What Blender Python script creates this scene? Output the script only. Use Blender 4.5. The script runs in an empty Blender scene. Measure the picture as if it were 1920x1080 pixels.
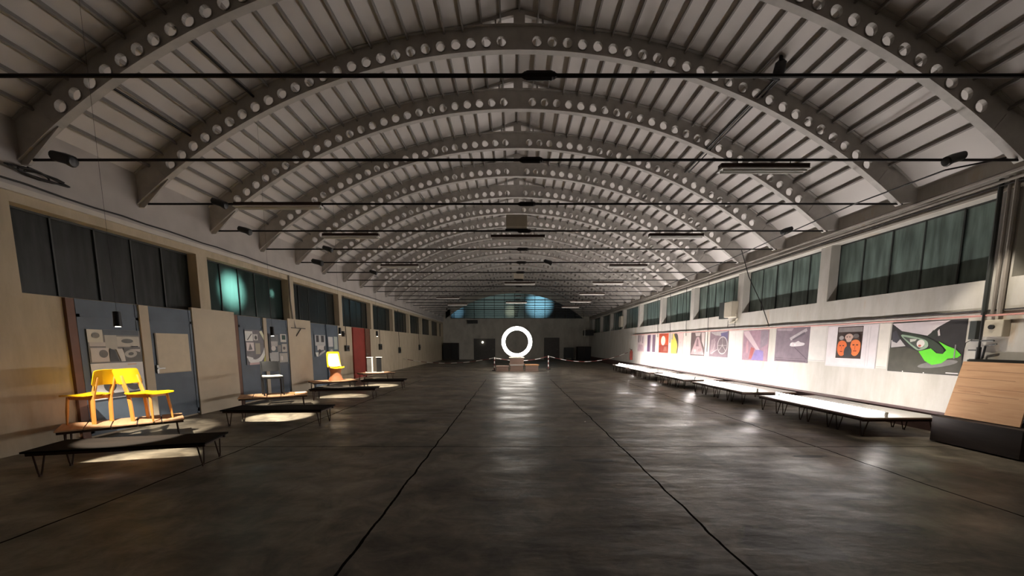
import bpy, bmesh, math, random
from mathutils import Vector, Matrix
random.seed(7)
R = math.radians
PI = math.pi
SC = bpy.context.scene
COL = SC.collection

# ------------------------------------------------------------------ camera, world, exposure
cam = bpy.data.cameras.new('camera')
cam.sensor_width = 36.0
cam.lens = 721.0 / 1920.0 * 36.0
cam.shift_x = -3.0 / 1920.0
cam.shift_y = 190.0 / 1920.0
cam.clip_start = 0.05
cam_o = bpy.data.objects.new('camera', cam)
COL.objects.link(cam_o)
cam_o.location = (0, 0, 1.55)
cam_o.rotation_euler = (R(90 - 6.73), 0, 0)
SC.camera = cam_o

world = bpy.data.worlds.new('night')
SC.world = world
world.use_nodes = True
world.node_tree.nodes['Background'].inputs[0].default_value = (0.10, 0.14, 0.20, 1)
world.node_tree.nodes['Background'].inputs[1].default_value = 0.03

vs = SC.view_settings
SC.display_settings.display_device = 'sRGB'
vs.view_transform = 'Standard'
vs.look = 'None'
vs.gamma = 1.0
vs.exposure = 0.0
vs.use_curve_mapping = False

BAR_POWER = 365.0       # LED bars lying on the display tables
RING_POWER = 19.0      # the ring light
ADDED_CLAMP_POWER = 2600.0    # clamp lamps added on the tie rods to brighten the chairs
SPOT_POWER = 680.0     # the small spot lamps over the chairs

# ------------------------------------------------------------------ mesh helpers
class MB:
    def __init__(s):
        s.v, s.f, s.m = [], [], []
    def add(s, vs_, fs_, mi=0):
        b = len(s.v)
        s.v += [tuple(p) for p in vs_]
        for f in fs_:
            s.f.append(tuple(b + i for i in f)); s.m.append(mi)
        return s
    def hexa(s, p, mi=0):               # p: 4 bottom + 4 top
        return s.add(p, [(3, 2, 1, 0), (4, 5, 6, 7), (0, 1, 5, 4), (1, 2, 6, 5), (2, 3, 7, 6), (3, 0, 4, 7)], mi)
    def box(s, x0, x1, y0, y1, z0, z1, mi=0):
        return s.hexa([(x0, y0, z0), (x1, y0, z0), (x1, y1, z0), (x0, y1, z0), (x0, y0, z1), (x1, y0, z1), (x1, y1, z1), (x0, y1, z1)], mi)
    def bar(s, a, b, w, t, mi=0, up=(0, 0, 1)):
        a, b = Vector(a), Vector(b); d = (b - a).normalized(); u = Vector(up)
        if abs(d.dot(u)) > .98: u = Vector((1, 0, 0))
        x = d.cross(u).normalized() * w / 2; y = x.cross(d).normalized() * t / 2
        return s.hexa([a - x - y, a + x - y, a + x + y, a - x + y, b - x - y, b + x - y, b + x + y, b - x + y], mi)
    def tube(s, pts, r, n=8, mi=0, closed=False):
        pts = [Vector(p) for p in pts]; N = len(pts); rings = []
        rr = r if isinstance(r, (list, tuple)) else [r] * N
        nrm = None
        for i, p in enumerate(pts):
            if closed: d = (pts[(i + 1) % N] - pts[i - 1]).normalized()
            else: d = (pts[min(i + 1, N - 1)] - pts[max(i - 1, 0)]).normalized()
            if nrm is None:
                nrm = d.orthogonal().normalized()
            nrm = (nrm - d * nrm.dot(d)).normalized()
            bn = d.cross(nrm)
            rings.append([p + (nrm * math.cos(2 * PI * k / n) + bn * math.sin(2 * PI * k / n)) * rr[i] for k in range(n)])
        b = len(s.v)
        for q in rings: s.v += [tuple(x) for x in q]
        for i in range(N if closed else N - 1):
            j = (i + 1) % N
            for k in range(n):
                s.f.append((b + i * n + k, b + i * n + (k + 1) % n, b + j * n + (k + 1) % n, b + j * n + k)); s.m.append(mi)
        if not closed:
            s.f.append(tuple(b + k for k in reversed(range(n)))); s.m.append(mi)
            s.f.append(tuple(b + (N - 1) * n + k for k in range(n))); s.m.append(mi)
        return s
    def cyl(s, a, b, r, n=12, mi=0, r2=None):
        return s.tube([a, b], [r, r if r2 is None else r2], n, mi)
    def prism(s, poly, axis, lo, hi, mi=0):     # poly in the two other axes (in order)
        n = len(poly)
        def P(q, h):
            return {'x': (h, q[0], q[1]), 'y': (q[0], h, q[1]), 'z': (q[0], q[1], h)}[axis]
        vs_ = [P(q, lo) for q in poly] + [P(q, hi) for q in poly]
        fs = [tuple(range(n - 1, -1, -1)), tuple(range(n, 2 * n))] + [(i, (i + 1) % n, n + (i + 1) % n, n + i) for i in range(n)]
        return s.add(vs_, fs, mi)
    def build(s, name, mats, parent=None, smooth=False, bevel=0.0):
        me = bpy.data.meshes.new(name)
        me.from_pydata(s.v, [], s.f)
        for m in (mats if isinstance(mats, (list, tuple)) else [mats]): me.materials.append(m)
        me.polygons.foreach_set('material_index', s.m)
        bm = bmesh.new(); bm.from_mesh(me)
        bmesh.ops.recalc_face_normals(bm, faces=bm.faces)
        bm.to_mesh(me); bm.free()
        if smooth:
            me.polygons.foreach_set('use_smooth', [True] * len(me.polygons))
            me.set_sharp_from_angle(angle=R(40))
        o = bpy.data.objects.new(name, me); COL.objects.link(o)
        if parent: o.parent = parent
        if bevel:
            md = o.modifiers.new('bevel', 'BEVEL'); md.width = bevel; md.segments = 2; md.limit_method = 'ANGLE'
        return o

def thing(name, label, cat, loc=(0, 0, 0), rz=0, group=None):
    o = bpy.data.objects.new(name, None); COL.objects.link(o)
    o.empty_display_size = .1
    o.location = loc; o.rotation_euler = (0, 0, rz)
    return tag(o, label, cat, group)
def tag(o, label, cat, group=None):
    o['label'] = label; o['category'] = cat
    if group: o['group'] = group
    return o
def struct(o):
    o['kind'] = 'structure'; return o
def kids(o):
    return [c for c in COL.objects if c.parent == o]
def dup(root, loc, rz, label):
    r = root.copy(); COL.objects.link(r); r.location = loc; r.rotation_euler = (0, 0, rz); r['label'] = label
    for ch in kids(root):
        c = ch.copy(); COL.objects.link(c); c.parent = r
        for g in kids(ch):
            d = g.copy(); COL.objects.link(d); d.parent = c
    return r
ORD = ['first', 'second', 'third', 'fourth', 'fifth', 'sixth', 'seventh', 'eighth', 'ninth', 'tenth', 'eleventh', 'twelfth',
       'thirteenth', 'fourteenth', 'fifteenth', 'sixteenth', 'seventeenth', 'eighteenth', 'nineteenth', 'twentieth', 'twenty-first']

# ------------------------------------------------------------------ materials
def new_mat(name):
    m = bpy.data.materials.new(name); m.use_nodes = True
    return m, m.node_tree, m.node_tree.nodes['Principled BSDF']
def mat(name, col, rough=.6, metal=0.0, var=.12, scale=6.0, bump=0.0, spec=.5):
    m, nt, b = new_mat(name); N, L = nt.nodes, nt.links
    b.inputs['Roughness'].default_value = rough; b.inputs['Metallic'].default_value = metal
    b.inputs['Specular IOR Level'].default_value = spec
    tc = N.new('ShaderNodeTexCoord'); no = N.new('ShaderNodeTexNoise')
    no.inputs['Scale'].default_value = scale; no.inputs['Detail'].default_value = 5
    L.new(tc.outputs['Object'], no.inputs['Vector'])
    cr = N.new('ShaderNodeValToRGB')
    cr.color_ramp.elements[0].position = .3; cr.color_ramp.elements[1].position = .7
    cr.color_ramp.elements[0].color = tuple(c * (1 - var) for c in col) + (1,)
    cr.color_ramp.elements[1].color = tuple(min(1, c * (1 + var)) for c in col) + (1,)
    L.new(no.outputs['Fac'], cr.inputs[0]); L.new(cr.outputs[0], b.inputs['Base Color'])
    if bump:
        bp = N.new('ShaderNodeBump'); bp.inputs['Strength'].default_value = bump; bp.inputs['Distance'].default_value = .02
        L.new(no.outputs['Fac'], bp.inputs['Height']); L.new(bp.outputs[0], b.inputs['Normal'])
    return m
def emit(name, col, strength):
    m, nt, b = new_mat(name)
    b.inputs['Base Color'].default_value = (.8, .8, .8, 1)
    b.inputs['Emission Color'].default_value = tuple(col) + (1,)
    b.inputs['Emission Strength'].default_value = strength
    return m
_pc = {}
def ink(col, rough=.35):
    k = (tuple(round(c, 3) for c in col), rough)
    if k not in _pc:
        _pc[k] = mat('ink_%d' % len(_pc), col, rough, 0, .05 if max(col) > .4 else .15, 7)
    return _pc[k]

def wall_mat(name, col, dirt, rust, lowdirt):
    """painted plaster: large blotches, vertical run marks and rusty stains"""
    m, nt, b = new_mat(name); N, L = nt.nodes, nt.links
    b.inputs['Roughness'].default_value = .75
    tc = N.new('ShaderNodeTexCoord')
    mp = N.new('ShaderNodeMapping'); mp.inputs['Scale'].default_value = (1, 2.2, .55)
    L.new(tc.outputs['Object'], mp.inputs['Vector'])
    n1 = N.new('ShaderNodeTexNoise'); n1.inputs['Scale'].default_value = 1.7; n1.inputs['Detail'].default_value = 8; n1.inputs['Roughness'].default_value = .62
    L.new(mp.outputs[0], n1.inputs['Vector'])
    r1 = N.new('ShaderNodeValToRGB')
    r1.color_ramp.elements[0].position = .34; r1.color_ramp.elements[1].position = .6
    r1.color_ramp.elements[0].color = tuple(dirt) + (1,); r1.color_ramp.elements[1].color = tuple(col) + (1,)
    L.new(n1.outputs['Fac'], r1.inputs[0])
    n2 = N.new('ShaderNodeTexNoise'); n2.inputs['Scale'].default_value = .62; n2.inputs['Detail'].default_value = 9; n2.inputs['Roughness'].default_value = .7
    L.new(mp.outputs[0], n2.inputs['Vector'])
    r2 = N.new('ShaderNodeValToRGB'); r2.color_ramp.elements[0].position = .59; r2.color_ramp.elements[1].position = .72
    L.new(n2.outputs['Fac'], r2.inputs[0])
    mx = N.new('ShaderNodeMix'); mx.data_type = 'RGBA'
    mx.inputs[7].default_value = tuple(rust) + (1,)
    ml = N.new('ShaderNodeMath'); ml.operation = 'MULTIPLY'; ml.inputs[1].default_value = lowdirt
    L.new(r2.outputs[0], ml.inputs[0]); L.new(ml.outputs[0], mx.inputs[0]); L.new(r1.outputs[0], mx.inputs[6])
    L.new(mx.outputs[2], b.inputs['Base Color'])
    bp = N.new('ShaderNodeBump'); bp.inputs['Strength'].default_value = .12; bp.inputs['Distance'].default_value = .02
    n3 = N.new('ShaderNodeTexNoise'); n3.inputs['Scale'].default_value = 14; n3.inputs['Detail'].default_value = 6
    L.new(tc.outputs['Object'], n3.inputs['Vector']); L.new(n3.outputs['Fac'], bp.inputs['Height']); L.new(bp.outputs[0], b.inputs['Normal'])
    return m

def floor_mat():
    m, nt, b = new_mat('worn_concrete'); N, L = nt.nodes, nt.links
    tc = N.new('ShaderNodeTexCoord')
    n1 = N.new('ShaderNodeTexNoise'); n1.inputs['Scale'].default_value = .8; n1.inputs['Detail'].default_value = 10; n1.inputs['Roughness'].default_value = .62
    L.new(tc.outputs['Object'], n1.inputs['Vector'])
    r1 = N.new('ShaderNodeValToRGB'); e = r1.color_ramp.elements
    e[0].position = .36; e[0].color = (.076, .063, .047, 1); e[1].position = .62; e[1].color = (.232, .202, .160, 1)
    L.new(n1.outputs['Fac'], r1.inputs[0])
    # dark oily patches
    n2 = N.new('ShaderNodeTexNoise'); n2.inputs['Scale'].default_value = .42; n2.inputs['Detail'].default_value = 7; n2.inputs['Roughness'].default_value = .55
    mp = N.new('ShaderNodeMapping'); mp.inputs['Location'].default_value = (3.1, 7.7, 0); L.new(tc.outputs['Object'], mp.inputs['Vector']); L.new(mp.outputs[0], n2.inputs['Vector'])
    r2 = N.new('ShaderNodeValToRGB'); r2.color_ramp.elements[0].position = .47; r2.color_ramp.elements[1].position = .55
    # dark oil stains where they lie on the slab
    gx_ = N.new('ShaderNodeSeparateXYZ'); L.new(tc.outputs['Object'], gx_.inputs[0])
    best = None
    def mm(op, a, bb=None):
        q = N.new('ShaderNodeMath'); q.operation = op
        for i, x in enumerate((a, bb)):
            if x is None: continue
            if isinstance(x, (int, float)): q.inputs[i].default_value = x
            else: L.new(x, q.inputs[i])
        return q.outputs[0]
    for (x0, y0, rx, ry) in ((2.25, 2.88, .75, .36), (3.35, 3.75, .6, .14), (3.3, 3.1, .9, .16), (.05, 7.5, .75, .22), (.1, 6.35, .6, .16), (-1.9, 7.6, .6, .2), (2.1, 9.2, .9, .2), (4.1, 5.2, .35, .10), (1.1, 5.0, .5, .12)):
        q = mm('ADD', mm('POWER', mm('DIVIDE', mm('SUBTRACT', gx_.outputs[0], x0), rx), 2.0), mm('POWER', mm('DIVIDE', mm('SUBTRACT', gx_.outputs[1], y0), ry), 2.0))
        q = mm('SUBTRACT', 1.0, mm('MULTIPLY', q, .5))
        best = q if best is None else mm('MAXIMUM', best, q)
    n2.inputs['Scale'].default_value = 2.2
    stain = mm('MULTIPLY', mm('MAXIMUM', best, 0.0), mm('ADD', n2.outputs['Fac'], .15))
    L.new(stain, r2.inputs[0])
    mx = N.new('ShaderNodeMix'); mx.data_type = 'RGBA'; mx.inputs[7].default_value = (.022, .020, .018, 1)
    n6 = N.new('ShaderNodeTexNoise'); n6.inputs['Scale'].default_value = 3.2; n6.inputs['Detail'].default_value = 9; n6.inputs['Roughness'].default_value = .68; n6.inputs['Distortion'].default_value = .8
    L.new(tc.outputs['Object'], n6.inputs['Vector'])
    r6 = N.new('ShaderNodeValToRGB'); r6.color_ramp.elements[0].position = .34; r6.color_ramp.elements[1].position = .66
    r6.color_ramp.elements[0].color = (.52, .52, .52, 1); r6.color_ramp.elements[1].color = (1.35, 1.33, 1.28, 1)
    L.new(n6.outputs['Fac'], r6.inputs[0])
    m6 = N.new('ShaderNodeMix'); m6.data_type = 'RGBA'; m6.blend_type = 'MULTIPLY'; m6.inputs[0].default_value = 1
    L.new(r1.outputs[0], m6.inputs[6]); L.new(r6.outputs[0], m6.inputs[7])
    L.new(r2.outputs[0], mx.inputs[0]); L.new(m6.outputs[2], mx.inputs[6])
    # expansion joints, slightly wandering
    nw = N.new('ShaderNodeTexNoise'); nw.inputs['Scale'].default_value = 1.6; nw.inputs['Detail'].default_value = 4
    L.new(tc.outputs['Object'], nw.inputs['Vector'])
    sx = N.new('ShaderNodeSeparateXYZ'); L.new(tc.outputs['Object'], sx.inputs[0])
    def math_(op, a, bb):
        q = N.new('ShaderNodeMath'); q.operation = op
        for i, x in enumerate((a, bb)):
            if x is None: continue
            if isinstance(x, (int, float)): q.inputs[i].default_value = x
            else: L.new(x, q.inputs[i])
        return q.outputs[0]
    wob = math_('MULTIPLY', math_('SUBTRACT', nw.outputs['Fac'], .5), .09)
    X = math_('ADD', sx.outputs[0], wob); Y = math_('ADD', sx.outputs[1], wob)
    inner = math_('LESS_THAN', sx.outputs[1], 16.95)
    lines = None
    for x0 in (-4.02, -1.2, 1.625, 4.6):
        l = math_('LESS_THAN', math_('ABSOLUTE', math_('SUBTRACT', X, x0), None), .012)
        lines = l if lines is None else math_('MAXIMUM', lines, l)
    lines = math_('MULTIPLY', lines, inner)
    for y0 in (5.7, 8.55, 11.35, 16.95):
        l = math_('LESS_THAN', math_('ABSOLUTE', math_('SUBTRACT', Y, y0), None), .014)
        lines = math_('MAXIMUM', lines, math_('MULTIPLY', l, .75))
    m2 = N.new('ShaderNodeMix'); m2.data_type = 'RGBA'; m2.inputs[7].default_value = (.014, .012, .010, 1)
    L.new(lines, m2.inputs[0]); L.new(mx.outputs[2], m2.inputs[6]); L.new(m2.outputs[2], b.inputs['Base Color'])
    # polish varies
    n4 = N.new('ShaderNodeTexNoise'); n4.inputs['Scale'].default_value = 1.1; n4.inputs['Detail'].default_value = 8
    m4 = N.new('ShaderNodeMapping'); m4.inputs['Scale'].default_value = (.7, 1.6, 1); L.new(tc.outputs['Object'], m4.inputs['Vector']); L.new(m4.outputs[0], n4.inputs['Vector'])
    mr = N.new('ShaderNodeMapRange'); mr.inputs[1].default_value = .3; mr.inputs[2].default_value = .7; mr.inputs[3].default_value = .28; mr.inputs[4].default_value = .60
    L.new(n4.outputs['Fac'], mr.inputs[0])
    L.new(math_('ADD', mr.outputs[0], math_('MULTIPLY', lines, .5)), b.inputs['Roughness'])
    L.new(math_('MULTIPLY', math_('SUBTRACT', 1.0, lines), .5), b.inputs['Specular IOR Level'])
    bp = N.new('ShaderNodeBump'); bp.inputs['Strength'].default_value = .35; bp.inputs['Distance'].default_value = .03
    n5 = N.new('ShaderNodeTexNoise'); n5.inputs['Scale'].default_value = 2.6; n5.inputs['Detail'].default_value = 6
    L.new(m4.outputs[0], n5.inputs['Vector'])
    hh = math_('SUBTRACT', n5.outputs['Fac'], math_('MULTIPLY', lines, .5))
    L.new(hh, bp.inputs['Height']); L.new(bp.outputs[0], b.inputs['Normal'])
    return m

def pane_mat(name, col, trans, rough, mixf):
    """grimy greenish sheet: glossy front, a little light leaks through"""
    m, nt, b = new_mat(name); N, L = nt.nodes, nt.links
    b.inputs['Roughness'].default_value = rough
    tc = N.new('ShaderNodeTexCoord'); mp = N.new('ShaderNodeMapping'); mp.inputs['Scale'].default_value = (1, 5, .7)
    no = N.new('ShaderNodeTexNoise'); no.inputs['Scale'].default_value = 1.8; no.inputs['Detail'].default_value = 7
    L.new(tc.outputs['Object'], mp.inputs['Vector']); L.new(mp.outputs[0], no.inputs['Vector'])
    cr = N.new('ShaderNodeValToRGB'); cr.color_ramp.elements[0].position = .35; cr.color_ramp.elements[1].position = .68
    cr.color_ramp.elements[0].color = tuple(c * .6 for c in col) + (1,); cr.color_ramp.elements[1].color = tuple(c * 1.5 for c in col) + (1,)
    L.new(no.outputs['Fac'], cr.inputs[0]); L.new(cr.outputs[0], b.inputs['Base Color'])
    tr = N.new('ShaderNodeBsdfTranslucent'); tr.inputs[0].default_value = tuple(trans) + (1,)
    ms = N.new('ShaderNodeMixShader'); ms.inputs[0].default_value = mixf
    out = N['Material Output']
    L.new(b.outputs[0], ms.inputs[1]); L.new(tr.outputs[0], ms.inputs[2]); L.new(ms.outputs[0], out.inputs[0])
    return m

def wood_mat(name, c0, c1, rough=.5, axis=1, plank=0.0):
    m, nt, b = new_mat(name); N, L = nt.nodes, nt.links
    b.inputs['Roughness'].default_value = rough
    tc = N.new('ShaderNodeTexCoord'); mp = N.new('ShaderNodeMapping')
    sc = [9, 9, 9]; sc[axis] = .9; mp.inputs['Scale'].default_value = sc
    no = N.new('ShaderNodeTexNoise'); no.inputs['Scale'].default_value = 2.0; no.inputs['Detail'].default_value = 7; no.inputs['Distortion'].default_value = .6
    L.new(tc.outputs['Object'], mp.inputs['Vector']); L.new(mp.outputs[0], no.inputs['Vector'])
    cr = N.new('ShaderNodeValToRGB'); cr.color_ramp.elements[0].position = .3; cr.color_ramp.elements[1].position = .7
    cr.color_ramp.elements[0].color = tuple(c0) + (1,); cr.color_ramp.elements[1].color = tuple(c1) + (1,)
    L.new(no.outputs['Fac'], cr.inputs[0]); L.new(cr.outputs[0], b.inputs['Base Color'])
    return m

M = {}
M['roof'] = mat('roof_sheet_paint', (.70, .66, .635), .6, 0, .06, 1.2)
M['rib'] = mat('roof_rib', (.27, .25, .235), .6, 0, .06, 1.2)
M['arch'] = mat('arch_paint', (.50, .475, .445), .55, 0, .12, 5)
M['rod'] = mat('dark_steel', (.018, .015, .015), .5, .6, .2)
M['black'] = mat('black_plastic', (.012, .012, .013), .45)
M['wall_l'] = wall_mat('cream_plaster', (.56, .475, .345), (.46, .385, .27), (.33, .30, .22), .6)
M['wall_r'] = wall_mat('white_plaster', (.55, .525, .485), (.46, .435, .385), (.50, .33, .17), .8)
M['wall_e'] = wall_mat('grey_plaster', (.56, .54, .48), (.44, .42, .37), (.20, .19, .17), .6)
M['cream'] = mat('cream_paint', (.57, .49, .375), .7, 0, .06, 3)
M['trim'] = mat('pale_paint', (.68, .635, .57), .65, 0, .06, 4)
M['plinth'] = mat('dark_red_shade', (.085, .045, .04), .6, 0, .2)  # shadow at the wall foot, put into a dark colour
M['floor'] = floor_mat()
M['pane_r'] = pane_mat('green_pane', (.12, .165, .148), (.3, .5, .45), .28, .03)
M['pane_l'] = pane_mat('dark_pane', (.020, .023, .022), (.2, .3, .28), .22, .03)
M['pane_t'] = pane_mat('frosted_teal_pane', (.03, .05, .046), (.62, .86, .80), .22, .35)
M['pane_e'] = pane_mat('frosted_end_pane', (.03, .04, .04), (.72, .80, .80), .3, .5)
M['mull'] = mat('dark_mullion', (.03, .035, .033), .5)
M['blue'] = mat('slate_blue_paint', (.088, .118, .158), .5, 0, .12, 2.5)
M['red'] = mat('red_paint', (.30, .035, .022), .55, 0, .15, 3)
M['brown'] = mat('brown_paint', (.16, .07, .04), .55)
M['bench'] = wood_mat('bench_wood', (.10, .055, .033), (.19, .11, .07), .5, 0)
M['bench_d'] = wood_mat('dark_bench_wood', (.007, .005, .004), (.014, .010, .008), .9, 0)
M['bench_d'].node_tree.nodes['Principled BSDF'].inputs['Specular IOR Level'].default_value = .12
M['leg'] = mat('brown_iron', (.05, .028, .02), .5, .5)
M['paper'] = mat('white_paper', (.78, .75, .72), .7, 0, .03)
M['yellow'] = mat('yellow_lacquer', (.80, .48, .008), .35, 0, .04)
M['orange'] = wood_mat('orange_beech', (.62, .26, .05), (.74, .35, .08), .4, 2)
M['ply'] = wood_mat('pale_plywood', (.50, .28, .15), (.62, .38, .22), .55, 1)
M['steel'] = mat('grey_steel', (.35, .34, .32), .4, .8)
M['pipe'] = mat('grey_pipe', (.30, .27, .24), .5, .3)
M['redpipe'] = mat('pinkish_pipe', (.55, .25, .22), .5)
M['white'] = mat('white_enamel', (.85, .83, .79), .4, 0, .03)
M['plastic'] = mat('beige_plastic', (.5, .45, .36), .5, 0, .06)
M['cable'] = mat('black_cable', (.015, .013, .013), .6)
M['bar_led'] = emit('led_bar_light', (1, .93, .885), BAR_POWER)
M['bar_led_dim'] = emit('led_bar_light_dim', (1, .93, .885), BAR_POWER * .42)
M['bar_led_mid'] = emit('led_bar_light_mid', (1, .93, .885), BAR_POWER * .62)
M['ring_led'] = emit('ring_light', (1, .93, .84), RING_POWER)
M['lens'] = emit('spot_lens', (1, .92, .75), 12)
M['tiny'] = emit('small_lamp', (1, .93, .75), 6)
M['block'] = wood_mat('black_wood', (.018, .012, .011), (.04, .026, .022), .7, 1)
M['orangetop'] = wood_mat('orange_top', (.6, .30, .12), (.7, .38, .17), .5, 0)

# ------------------------------------------------------------------ shell
WL, WR, Y0, Y1 = -7.0, 7.5, -4.0, 38.6
SLAB = 3.45
CX, ZC, RAD = .1, -4.15, 10.9          # arch centre and soffit radius
RR = RAD + .42                          # roof sheet radius

def roof_z(x):
    d = abs(x - CX)
    if d < 1.0:
        return ZC + math.sqrt(RR ** 2 - 1) + (1 - d) * .30
    return ZC + math.sqrt(RR ** 2 - d * d)

fl = MB().box(WL - .4, WR + .4, Y0, Y1 + .3, -.2, 0)
struct(fl.build('floor', M['floor']))

# ceiling: ribbed sheet, standing ribs running down the hall
cb = MB()
xs = [CX + RR * math.sin(t) for t in [i * .335 / RR for i in range(-22, 23)]]
xs = [WL - .4] + [x for x in xs if WL - .3 < x < WR + .3] + [WR + .4]
for a, b in zip(xs[:-1], xs[1:]):
    cuts = [a] + ([CX] if a < CX < b else []) + [b]
    for p, q in zip(cuts[:-1], cuts[1:]):
        cb.add([(p, Y0, roof_z(p)), (q, Y0, roof_z(q)), (q, Y1 + .3, roof_z(q)), (p, Y1 + .3, roof_z(p)),
                (p, Y0, roof_z(p) + .08), (q, Y0, roof_z(q) + .08), (q, Y1 + .3, roof_z(q) + .08), (p, Y1 + .3, roof_z(p) + .08)],
               [(0, 1, 2, 3), (4, 5, 6, 7), (0, 1, 5, 4), (2, 3, 7, 6), (0, 3, 7, 4), (1, 2, 6, 5)])
for x in xs[1:-1]:
    d = x - CX
    n = Vector((d, 0, math.sqrt(RR ** 2 - d * d))).normalized(); t = Vector((n.z, 0, -n.x)) * .014
    c = Vector((x, 0, roof_z(x)))
    lo = c - n * .075
    cb.hexa([(lo - t + Vector((0, Y0, 0))), (lo + t + Vector((0, Y0, 0))), (lo + t + Vector((0, Y1, 0))), (lo - t + Vector((0, Y1, 0))),
             (c - t + Vector((0, Y0, .02))), (c + t + Vector((0, Y0, .02))), (c + t + Vector((0, Y1, .02))), (c - t + Vector((0, Y1, .02)))], 1)
struct(cb.build('ceiling', [M['roof'], M['rib']]))

# side walls with strip windows
def side_wall(name, xin, xout, sill, head, pillars, ptop, pw, m):
    b = MB()
    lo, hi = min(xin, xout), max(xin, xout)
    b.box(lo, hi, Y0, Y1, 0, sill)
    b.box(lo, hi, Y0, Y1, head, 5.0)
    for y in pillars:
        b.box(lo, hi, y - pw / 2, y + pw / 2, sill, head)
    return struct(b.build(name, m))
PL = [5.45 + 3.46 * k - 3.46 for k in range(0, 12)] + [Y1 - .1]
PR = [6.1 + 3.45 * k - 3.45 for k in range(0, 12)] + [Y1 - .1]
SL, HL, SRR, HR = 2.275, 3.52, 2.555, 3.86
side_wall('wall_left', WL, WL - .32, SL, HL, PL, 5, .30, M['wall_l'])
side_wall('wall_right', WR, WR + .34, SRR, HR, PR, 5, .30, M['wall_r'])
b = MB().box(WL, WR, Y0 - .2, Y0, 0, 7.6)
struct(b.build('wall_back', M['wall_l']))
struct(MB().box(WR - .03, WR, 5.3, Y1, 0, .36).build('shade_strip_right', M['plinth']))  # dark strip standing in for the shadow behind the tables
# raised pale frames round the right-hand windows' head and the ledge over the left windows
struct(MB().box(WL, WL + .05, Y0, Y1, 3.66, 3.74).build('trim_1', M['trim']))
M['upper'] = mat('mauve_grey_paint', (.50, .46, .43), .65, 0, .10, 2)
struct(MB().box(WL, WL + .02, Y0, Y1, 3.74, 4.72).build('trim_7', M['upper']))
struct(MB().box(WR - .04, WR, Y0, Y1, 3.86, 3.90).build('trim_2', M['trim']))

# windows
def windows(pillars, x, sill, head, pm, n0, panes=5):
    n = n0
    for a, c in zip(pillars[:-1], pillars[1:]):
        y0, y1 = a + .15, c - .15
        if y1 < 2.6 or y1 - y0 < .6: continue
        root = bpy.data.objects.new('window_%d' % n, None); COL.objects.link(root); root.location = (x, (y0 + y1) / 2, sill); struct(root)
        h = head - sill; hw = (y1 - y0) / 2
        m_ = pm(n)
        g = MB()
        for k in range(panes):
            p0 = -hw + 2 * hw * k / panes; p1 = -hw + 2 * hw * (k + 1) / panes
            off = random.uniform(-.012, .012)
            g.box(off - .004, off + .004, p0 + .008, p1 - .008, .0, h)
        g.build('pane', m_, root)
        f = MB()
        for k in range(panes + 1):
            p0 = -hw + 2 * hw * k / panes
            f.box(-.02, .02, p0 - .012, p0 + .012, 0, h)
        f.box(-.02, .02, -hw, hw, 0, .03); f.box(-.02, .02, -hw, hw, h - .03, h)
        f.build('window_frame', M['mull'], root)
        n += 1
    return n
nw = windows(PL, WL - .22, SL, HL, lambda n: M['pane_t'] if n == 3 else M['pane_l'], 1)
nw = windows(PR, WR + .24, SRR, HR, lambda n: M['pane_r'], nw)

# end wall with the arched window
def arc_pts(r, zmin, n=48):
    pts = []
    for i in range(n + 1):
        t = R(-41.5) + R(83) * i / n
        pts.append((CX + r * math.sin(t), ZC + r * math.cos(t)))
    return pts
eb = MB().box(WL - .3, WR + .3, Y1, Y1 + .3, 0, 4.05)
for a_, c_ in zip(arc_pts(RAD - .25, 4)[:-1], arc_pts(RAD - .25, 4)[1:]):
    if a_[1] < 4.05 and c_[1] < 4.05: continue
    eb.hexa([(a_[0], Y1, max(4.05, a_[1])), (c_[0], Y1, max(4.05, c_[1])), (c_[0], Y1 + .3, max(4.05, c_[1])), (a_[0], Y1 + .3, max(4.05, a_[1])),
             (a_[0], Y1, 7.7), (c_[0], Y1, 7.7), (c_[0], Y1 + .3, 7.7), (a_[0], Y1 + .3, 7.7)])
eb.box(WL - .3, WL + .75, Y1, Y1 + .3, 4.05, 5.4); eb.box(WR - .55, WR + .3, Y1, Y1 + .3, 4.05, 5.4)
struct(eb.build('wall_front', M['wall_e']))
lun = bpy.data.objects.new('window_%d' % nw, None); COL.objects.link(lun); lun.location = (CX, Y1 + .15, 4.05); struct(lun)
lp = [(p[0] - CX, p[1] - 4.05) for p in arc_pts(RAD - .2, 4) if p[1] > 4.1]
lp = [(lp[0][0], -.02)] + lp + [(lp[-1][0], -.02)]
MB().prism(lp, 'y', -.005, .005).build('pane', M['pane_e'], lun)
f = MB()
def arc_top(x): return ZC + math.sqrt((RAD - .2) ** 2 - x * x) - 4.05
for k in range(-6, 7):
    x = k * 1.0
    if arc_top(x) > .1: f.box(x - .02, x + .02, -.04, .04, 0, arc_top(x))
for z in (.05, .9, 1.75):
    w = math.sqrt(max(0, (RAD - .2) ** 2 - (z + 4.05 - ZC) ** 2))
    f.box(-w, w, -.04, .04, z - .02, z + .02)
f.build('glazing_bars', M['mull'], lun)

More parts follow.
